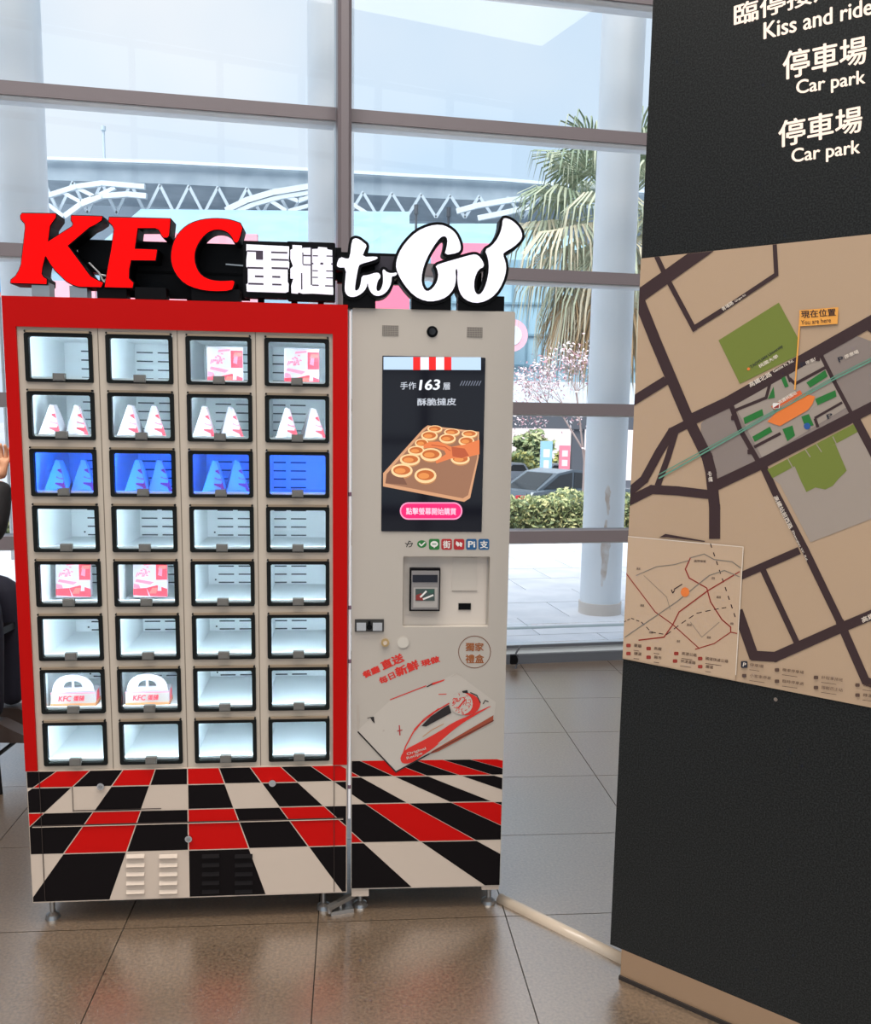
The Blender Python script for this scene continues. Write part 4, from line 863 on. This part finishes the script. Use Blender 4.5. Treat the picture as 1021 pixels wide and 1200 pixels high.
# the hedge
def leaves(mb, n, fn, size, mats, rnd, flat=0):
    for _ in range(n):
        p, s_ = fn(rnd); a = V((rnd.gauss(0,1), rnd.gauss(0,1), rnd.gauss(0,1)*(1-flat))).normalized(); b = a.orthogonal().normalized(); c = a.cross(b); s2 = size*s_*(.6+.8*rnd.random())
        mb.add([p-a*s2, p+b*s2*.5, p+a*s2, p-b*s2*.5], [(0,1,2,3)], rnd.choice(mats))
LGm = [mat('leaf_a', (166, 176, 124), .6), mat('leaf_b', (120, 136, 92), .6), mat('leaf_c', (202, 200, 144), .6), mat('leaf_d', (84, 100, 68), .6)]
def hedge(name, u0, u1, v0, v1, z0, z1, n, mats, label, seed):
    e = empty(name, wpt((u0+u1)/2, (v0+v1)/2, z0), wy, label=label, category='hedge'); mb = MB(); rnd = random.Random(seed); w, d, h = u1-u0, v1-v0, z1-z0
    core = MB(); core.box(-w/2+.1, w/2-.1, -d/2+.12, d/2-.12, 0, h-.12, LGm[3]); core.build('branches', e)
    def fn(r):
        x = (r.random()-.5)*w; bump_ = .06*math.sin(x*5.1)+.04*math.sin(x*11+1)
        if r.random() < .5: return V((x, -d/2+abs(r.gauss(0, .06)), r.random()*h)), 1
        return V((x, (r.random()-.5)*d, h + bump_ - abs(r.gauss(0, .05)))), 1
    leaves(mb, n, fn, .042, mats, rnd); o = mb.build('foliage', e); o['kind'] = 'stuff'
hedge('clipped_hedge', -9, 7, 6.75, 7.7, -.02, .47, 26000, LGm, 'clipped green hedge along the outer edge of the pavement', 2)
# palm
PG = [mat('palm_green', (128, 144, 120), .6), mat('palm_pale', (166, 174, 150), .6), mat('palm_dry', (188, 180, 156), .7), mat('palm_brown', (190, 160, 122), .7)]  # frond colours lightened to paint in haze
pc = at(722, 240, 20); pe = empty('fan_palm', (pc.x, pc.y, -1.2), 0, label='tall fan palm with drooping dry fronds outside, behind the right white column', category='palm tree')
t = MB(); rnd = random.Random(8); n = 10
for k in range(n): t.cyl((0, 0, k*(pc.z+1.2)/n), (0, 0, (k+1)*(pc.z+1.2)/n+.05), .2-.006*k, mat('palm_trunk', (150, 130, 108), .9), 12, .17-.006*k)
t.build('trunk', pe)
def frond(az, el, L_, R_, ms, droop):
    mb = MB(); top = pc.z + 1.2; d = V((math.cos(az)*math.cos(el), math.sin(az)*math.cos(el), math.sin(el))); st = V((0, 0, top-.1)); en = st + d*L_ - V((0,0,.12*L_))
    sd = V((-math.sin(az), math.cos(az), 0)); upv = sd.cross(d)*-1
    mb.beam(st, en, .03, .02, ms[0]); nb = 30
    for i in range(nb):
        a = (i/(nb-1)-.5)*4.0; dr = d*math.cos(a)+sd*math.sin(a); ln = R_*(.75+.25*math.cos(a))*(.9+.2*rnd.random()); w_ = .03
        p0 = en; p1 = en + dr*ln*.5 + upv*.03*abs(math.sin(a*2)); p2 = p1 + dr*ln*.3 - V((0,0,droop*ln*.25)); p3 = p2 + dr*ln*.1 - V((0,0,droop*ln*.45)); q = dr.cross(upv).normalized()*w_; h = upv*.015
        m_ = ms[rnd.randrange(len(ms))]
        mb.add([p0, p1-q, p1+q, p2-q*.7, p2+q*.7, p3, p1+h, p2+h], [(0,1,6),(0,6,2),(1,3,7,6),(6,7,4,2),(3,5,7),(7,5,4)], m_)
    mb.build('frond', pe)
for k in range(38):
    t_ = k/38; el = 1.25 - 2.3*t_ ; az = k*2.39996 + .4
    frond(az, el, 1.15+.3*rnd.random(), 1.3, PG[:2] if t_ < .45 else PG[1:3], .6+.9*t_)
for k in range(18): frond(k*2.4, -.95-.03*k, 1.5+.4*rnd.random(), 1.1, PG[2:], 1.3)
# small blossom tree
bt = at(688, 470, 17); e = empty('blossom_tree', (bt.x, bt.y, -1.2), 0, label='bare spring tree with pale pink blossom outside, under the palm', category='tree')
t = MB(); rnd = random.Random(4); tips = []
def br(p, d, L_, r, k):
    q = p + d*L_; t.cyl(p, q, r, mat('twig', (158, 142, 140), .9), 6, r*.7); tips.append(q)
    if k:
        for _ in range(3): br(q, (d + V((rnd.gauss(0,.6), rnd.gauss(0,.6), rnd.gauss(.1,.4)))).normalized(), L_*.68, r*.6, k-1)
br(V((0,0,0)), V((0,0,1)), 2.25, .035, 0); br(V((0,0,2.0)), V((-.15,0,1)).normalized(), .8, .022, 4); br(V((0,0,2.2)), V((-.5,.2,.8)).normalized(), .75, .02, 4)
t.build('branches', e)
t = MB(); leaves(t, 1500, lambda r: (tips[r.randrange(len(tips))] + V((r.gauss(0,.1), r.gauss(0,.1), r.gauss(0,.1))), 1), .03, [mat('blossom', (232, 206, 214), .7), mat('blossom_white', (240, 232, 236), .7), mat('blossom_dark', (170, 130, 140), .7)], rnd)
o = t.build('blossom', e); o['kind'] = 'stuff'
# car
CARP = at(662, 580, 26.5); ce = empty('parked_car', (CARP.x, CARP.y, -1.2), math.radians(38), label='dark blue-grey saloon car on the road beyond the hedge', category='car')
CB = mat('car_paint', (84, 98, 110), .25, .2, coat=.6); CG = mat('car_glass', (30, 38, 44), .08); TYR = mat('tyre', (20, 20, 22), .8)
body = [(-1.15, .25), (1.15, .25), (1.2, .5), (1.12, .82), (.55, .9), (-.75, .92), (-1.1, .88), (-1.2, .6)]
body = [(x*1.9, z) for x, z in body]
def loft(pts, ys, m_, mb, taper):
    n = len(pts); V_ = []
    for y, s_ in zip(ys, taper):
        for x, z in pts: V_.append((x*(1-(1-s_)*.3), y, z*s_ + (1-s_)*.5))
    F_ = [(k*n+i, k*n+(i+1) % n, (k+1)*n+(i+1) % n, (k+1)*n+i) for k in range(len(ys)-1) for i in range(n)] + [tuple(range(n-1, -1, -1)), tuple(range((len(ys)-1)*n, len(ys)*n))]
    mb.add(V_, F_, m_, False)
t = MB(); loft(body, (-.88, -.82, .82, .88), CB, t, (.96, 1, 1, .96)); t.build('body', ce)
t = MB(); roof = [(-1.75, .88), (-.95, 1.34), (-.4, 1.42), (.3, 1.38), (1.1, .88)]
t.prism(roof, -.66, .66, CB); t.build('roof', ce)
for s_ in (-1, 1):
    t = MB(); g1 = [(-1.5, .92), (-.9, 1.28), (-.42, 1.35), (-.42, .92)]; g2 = [(-.34, .92), (-.34, 1.35), (.26, 1.31), (.92, .92)]
    y = s_*.665
    for g in (g1, g2): t.prism(g, min(y, y+.01*s_), max(y, y+.01*s_), CG)
    t.build('side_window', ce)
t = MB(); t.add([(-1.72, -.58, .905), (-1.72, .58, .905), (-1.0, .5, 1.325), (-1.0, -.5, 1.325)], [(0,3,2,1)], CG); t.build('rear_window', ce)
for s_ in (-1, 1):
    t = MB(); t.box(-2.3, -2.1, s_*.6-.16, s_*.6+.16, .64, .78, mat('tail_light', (190, 40, 50), .3)); t.build('tail_light', ce)
    for x in (-1.4, 1.4): t = MB(); t.cyl((x, s_*.72, .32), (x, s_*.9, .32), .32, TYR, 24); t.cyl((x, s_*.9, .32), (x, s_*.905, .32), .2, STEEL, 16); t.build('wheel', ce)
# pylon signs and lamp
def pylon(px0, px1, py0, py1, Y, m_, label, nm):
    a = at(px0, py0, Y); b = at(px1, py1, Y); e = empty(nm, ((a.x+b.x)/2, Y, -1.2), 0, label=label, category='sign'); w = (b.x-a.x)/2
    t = MB(); t.box(-w, w, -.1, .1, .0, a.z+1.2, m_); t.build('panel', e); return e, w, a.z+1.2
e, w, h = pylon(634, 646, 517, 560, 30, mat('pylon_blue', (150, 196, 226), .5), 'pale blue pylon sign beyond the car', 'pylon_sign')
t = MB(); t.flat([(-.1, h-.5), (.1, h-.5), (.1, h-.25), (-.1, h-.25)], -.105, WHITE); t.flat([(-.08, h-.9), (.08, h-.9), (.08, h-.6), (-.08, h-.6)], -.105, WHITE); t.build('lettering', e)
e, w, h = pylon(656, 667, 522, 556, 30, mat('pylon_pink', (232, 130, 150), .5), 'pink banner sign beyond the car, right of the pale blue pylon', 'banner_sign')
t = MB()
for k in range(4): t.flat([(-.09, h-.35-.3*k), (.09, h-.35-.3*k), (.09, h-.15-.3*k), (-.09, h-.15-.3*k)], -.105, mat('banner_pale', (246, 210, 216), .6))
t.build('lettering', e)
# canopy with white fascia, dark beam and post
ca = at(560, 448, 34); e = empty('road_canopy', (ca.x, 34, -1.2), 0, label='long grey canopy with white fascia over the road behind the palm', category='canopy')
FA = mat('fascia_white', (206, 214, 222), .6); DBM = mat('dark_beam', (78, 82, 90), .6)
t = MB(); t.box(-6, 14, 0, 4.5, 2.92, 4.12, FA); t.build('fascia', e)
t = MB(); t.box(-6, 14, -.05, .35, 2.45, 2.92, DBM); t.build('beam', e)
for px in (678, 960): q = at(px, 500, 34.2); t = MB(); t.box(q.x-ca.x-.22, q.x-ca.x+.22, .05, .45, 0, 2.5, DBM); t.build('post', e)
# blue glass building above the canopy
g0 = at(598, 362, 44); e = empty('glass_building', (g0.x, 44, -1.2), 0, label='pale blue glazed building above the canopy, seen beside the kiosk', category='building')
GLB = mat('facade_blue', (150, 184, 200), .25); GLD = mat('facade_line', (112, 146, 162), .5)
t = MB(); t.box(-9, 12, 0, 4, 4.3, 9.5, GLB); t.build('wall', e); t = MB(); t.box(-9, 12, .1, 4, 0, 4.3, mat('wall_pale_rose', (236, 222, 222), .7)); t.build('ground_floor_wall', e)
for k in range(30): t = MB(); x = -9+.7*k; t.box(x-.04, x+.04, -.08, 0, 4.3, 9.5, GLD); t.build('mullion', e)
for z in (5.2, 6.6, 8.0, 9.4): t = MB(); t.box(-9, 12, -.1, 0, z-.05, z+.05, FA if z > 9 else GLD); t.build('floor_band', e)
q = at(600, 393, 43); t = MB(); t.cyl((q.x-g0.x, -1, q.z+1.2), (q.x-g0.x, -.9, q.z+1.2), .72, mat('disc_pink', (236, 176, 190), .6), 28); t.cyl((q.x-g0.x, -1.02, q.z+1.2), (q.x-g0.x, -1, q.z+1.2), .45, FA, 24); t.build('round_logo', e)
# trees and shrubs beyond the road
def bush(nm, px, py, Y, rx, rz, n, mats, label, seed, cat='tree', trunk=True):
    p = at(px, py, Y); e = empty(nm, (p.x, p.y, -1.2), 0, label=label, category=cat); rnd = random.Random(seed); mb = MB(); zc = p.z+1.2
    def fn(r):
        d = V((r.gauss(0,1), r.gauss(0,1), r.gauss(0,1))).normalized(); q = .55+.45*r.random(); lob = 1+.18*math.sin(5*math.atan2(d.z, d.x)+seed)
        return V((d.x*rx*q*lob, d.y*rx*.7*q*lob, zc+d.z*rz*q*lob)), 1
    leaves(mb, n, fn, .16, mats, rnd); o = mb.build('crown', e); o['kind'] = 'stuff'
    if trunk: t = MB(); t.cyl((0,0,0), (0,0,zc), .09, mat('bark', (110,96,92), .9), 8); t.build('trunk', e)
LB2 = [mat('tree_a', (140, 156, 110), .7), mat('tree_b', (170, 176, 130), .7), mat('tree_c', (104, 124, 92), .7)]
bush('street_tree', 624, 524, 42.4, .9, .75, 1300, LB2, 'pale green tree across the road, above the car', 1)
bush('street_tree', 566, 532, 42.4, .8, .6, 1000, LB2, 'olive green tree across the road, beside the kiosk edge', 2)
bush('low_shrub', 598, 543, 40.3, 1.2, .5, 1300, [mat('shrub_yellow', (206, 200, 120), .7), LB2[0]], 'yellow-green shrubs across the road behind the parked white cars', 3, 'shrub', False)
bush('low_shrub', 670, 543, 40.3, 1.0, .5, 900, [mat('shrub_yellow', (206, 200, 120), .7), LB2[0]], 'yellow-green shrubs behind the pink banner sign', 4, 'shrub', False)
p = at(597, 565, 36); mb = MB(); mb.box(-4, 12, -.15, .15, 0, .5, mat('barrier_grey', (136, 140, 150), .7)); o = mb.build('road_barrier', None, (p.x, 36, -1.2)); o['label'] = 'low grey concrete barrier along the road behind the car'; o['category'] = 'barrier'
for k, px in enumerate((607, 655)):
    q = at(px, 556, 38.2); e = empty('distant_car', (q.x, 38.2, -1.2), .1, label=['left one of two small white cars parked beyond the grey barrier', 'right one of two small white cars beyond the barrier, behind the banner sign'][k], category='car', group='white cars beyond the barrier')
    t = MB(); t.prism([(-.7, .2), (.7, .2), (.75, .6), (.4, .7), (.2, 1.0), (-.35, 1.02), (-.6, .7), (-.75, .6)], -.4, .4, mat('car_white', (225, 230, 236), .3)); t.build('body', e)
    t = MB(); t.prism([(-.5, .7), (-.3, .95), (.15, .95), (.32, .7)], -.42, -.4, CG); t.build('window', e)
# big station roof with trusses
SY = 70
def sp(px, py, dy=0): q = at(px, py, SY+dy); return q
SRM = mat('station_roof', (138, 154, 166), .5, c2=(160, 174, 184), nscale=.6, detail=8); SRL = mat('truss_white', (206, 218, 226), .5); SRD = mat('station_wall_haze', (196, 210, 220), .8); SRG = mat('truss_grey', (180, 194, 204), .6)  # distance haze painted in: roof, wall and grey truss tones kept pale
O_ = sp(300, 245); SR = empty('railway_station', (O_.x, SY, -1.2), 0, label='distant railway station with a long curved roof on white trusses', category='building')
def lc(px, py, dy=0): q = at(px, py, SY+dy); return V((q.x-O_.x, dy, q.z+1.2))
mb = MB(); top = [(-60, 181), (57, 187), (200, 191.5), (363, 200), (480, 207), (590, 212), (760, 226), (900, 240)]
for (xa, ya), (xb, yb) in zip(top, top[1:]):
    P = [lc(xa, ya+24), lc(xb, yb+24), lc(xb, yb), lc(xa, ya)]; Q = [p + V((0, 12, 0)) for p in P]
    mb.add(P+Q, [(0,1,2,3),(7,6,5,4),(3,2,6,7),(1,0,4,5)], SRM)
mb.build('roof', SR)
for (xa, ya), (xb, yb) in zip(top, top[1:]):
    t = MB(); t.beam(lc(xa, ya-1, -.3), lc(xb, yb-1, -.3), .3, .22, SRL); t.build('roof_edge', SR)
mb = MB(); P = [lc(-60, 400, 8), lc(900, 400, 8), lc(900, 235, 8), lc(-60, 200, 8)]; mb.add(P+[p+V((0,3,0)) for p in P], [(0,1,2,3),(7,6,5,4),(3,2,6,7)], SRD); mb.build('hall_wall', SR)
mb = MB(); mb.beam(lc(-60, 216, 7), lc(640, 236, 7), 1, 1.1, mat('clerestory', (188, 204, 214), .5)); mb.build('clerestory', SR)
X = -50; k = 0
while X < 620:
    yt = 211+X*.035; yb = 249+X*.012
    for a_, b_ in (((X, yt), (X+17, yb)), ((X+17, yb), (X+34, yt))):
        t = MB(); t.beam(lc(*a_, -.1), lc(*b_, -.1), .2, .2, SRG); t.build('truss_brace', SR)
    X += 34
def arch(P, w):
    for a_, b_ in zip(P, P[1:]): t = MB(); t.beam(lc(*a_, -1), lc(*b_, -1), w, w, SRL); t.build('arch_rib', SR)
arch([(40, 232), (62, 228), (90, 219), (120, 215), (170, 219)], .34); arch([(76, 254), (95, 240), (120, 230), (150, 228), (172, 230)], .36)
arch([(265, 247), (290, 235), (320, 226), (363, 219)], .4); arch([(272, 250), (300, 239), (330, 231), (363, 226)], .3)
arch([(535, 248), (560, 241), (590, 236), (620, 232)], .36); arch([(560, 256), (590, 250), (620, 243)], .36)
for P in ([(75, 226), (95, 237), (118, 229)], [(92, 221), (112, 231), (135, 220)], [(318, 236), (337, 248), (363, 241)], [(330, 228), (350, 236), (363, 231)], [(395, 228), (430, 250), (455, 262)], [(57, 240), (75, 254)]):
    for a_, b_ in zip(P, P[1:]): t = MB(); t.beam(lc(*a_, -1), lc(*b_, -1), .26, .26, SRL); t.build('truss_brace', SR)
# low glazed hall roof in front
YR = 52; O2 = at(300, 300, YR); e = empty('low_hall', (O2.x, YR, -1.2), 0, label='pale blue low hall roof in front of the railway station', category='building')
def l2(px, py, dy=0): q = at(px, py, YR+dy); return V((q.x-O2.x, dy, q.z+1.2))
LBm = mat('pale_blue_roof', (140, 172, 188), .4, c2=(126, 162, 180), nscale=.5); LBw = mat('pale_blue_wall', (140, 172, 190), .5)
mb = MB(); P = [l2(100, 300), l2(480, 300), l2(480, 248, 10), l2(165, 245, 10)]; P2 = [l2(412, 302, -.5), l2(720, 306, -.5), l2(640, 262, 5), l2(465, 262, 5)]
for Pq in (P, P2): 
    B_ = Pq; mb.add(B_+[p-V((0,0,1)) for p in B_], [(0,1,2,3),(7,6,5,4),(0,4,5,1),(1,5,6,2),(2,6,7,3),(3,7,4,0)], LBm)
mb.build('roof', e)
a = l2(60, 306); b = l2(760, 306); mb = MB(); mb.box(a.x, b.x, 0, 9, 0, a.z-.6, LBw); mb.build('wall', e)
# pink advertising boards outside behind the machines
for (x0, y0, x1, y1, Y, c_, lb) in ((150, 275, 302, 352, 15, (236, 160, 176), 'pale pink board outside, seen between the red sign letters'), (62, 330, 112, 352, 15.3, (236, 172, 186), 'small pale pink board outside, behind the foot of the first red letter'), (428, 327, 480, 364, 15, (240, 120, 150), 'bright pink board outside, below the small white script letters'), (505, 286, 582, 330, 15, (240, 128, 156), 'bright pink board outside, behind the large white script letters')):
    a = at(x0, y1, Y); b = at(x1, y0, Y); e = empty('advertising_board', ((a.x+b.x)/2, Y, -1.2), 0, label=lb, category='board', group='pink boards outside the glass'); w = (b.x-a.x)/2
    t = MB(); t.box(-w, w, -.04, .04, a.z+1.2, b.z+1.2, mat('board_'+str(x0), c_, .6)); t.build('panel', e)
    t = MB(); t.box(-.05, .05, -.03, .03, 0, a.z+1.2, SRG); t.build('post', e)
q = at(-2, 322, 10); e = empty('round_sign', (q.x, 10, -.008), 0, label='round blue and coral sign outside the glass at the left edge', category='sign')
t = MB(); t.cyl((0, 0, q.z+.008), (0, -.05, q.z+.008), .225, mat('coral', (240, 150, 130), .5), 30); t.cyl((0, -.05, q.z+.008), (0, -.06, q.z+.008), .185, mat('sign_blue', (70, 160, 226), .5), 30); t.build('disc', e)
t = MB(); t.beam((-.15, -.07, q.z-.08), (.12, -.07, q.z+.12), .02, .07, MATS['coral'], V((0,1,0))); t.build('diagonal_mark', e); t = MB(); t.cyl((0, 0.03, 0), (0, .03, q.z+.008), .03, STEEL, 8); t.build('post', e)
# antenna and two slim lamp posts
for nm, px, y0, y1, Y, r, lb, cat in (('antenna', 121, 148, 192, 71, .1, 'thin antenna mast on the railway station roof', 'antenna'), ('lamp_post', 488, 240, 300, 32, .04, 'slim black lamp post outside, left of the pair', 'lamp post'), ('lamp_post', 526, 243, 300, 32, .04, 'slim black lamp post outside, right of the pair', 'lamp post')):
    a = at(px, y0, Y); zb = -1.2 if nm == 'lamp_post' else 19.42
    t = MB(); t.cyl((0, 0, zb), (0, 0, a.z), r, mat('post_dark', (60, 66, 74), .6) if nm == 'lamp_post' else SRG, 8); t.cyl((0, 0, a.z-.3), (0, 0, a.z), r*1.8, MATS.get('post_dark') or SRG, 8); o = t.build(nm, None, (a.x, Y, 0)); o['label'] = lb; o['category'] = cat
    if nm == 'lamp_post': o['group'] = 'slim lamp posts outside'
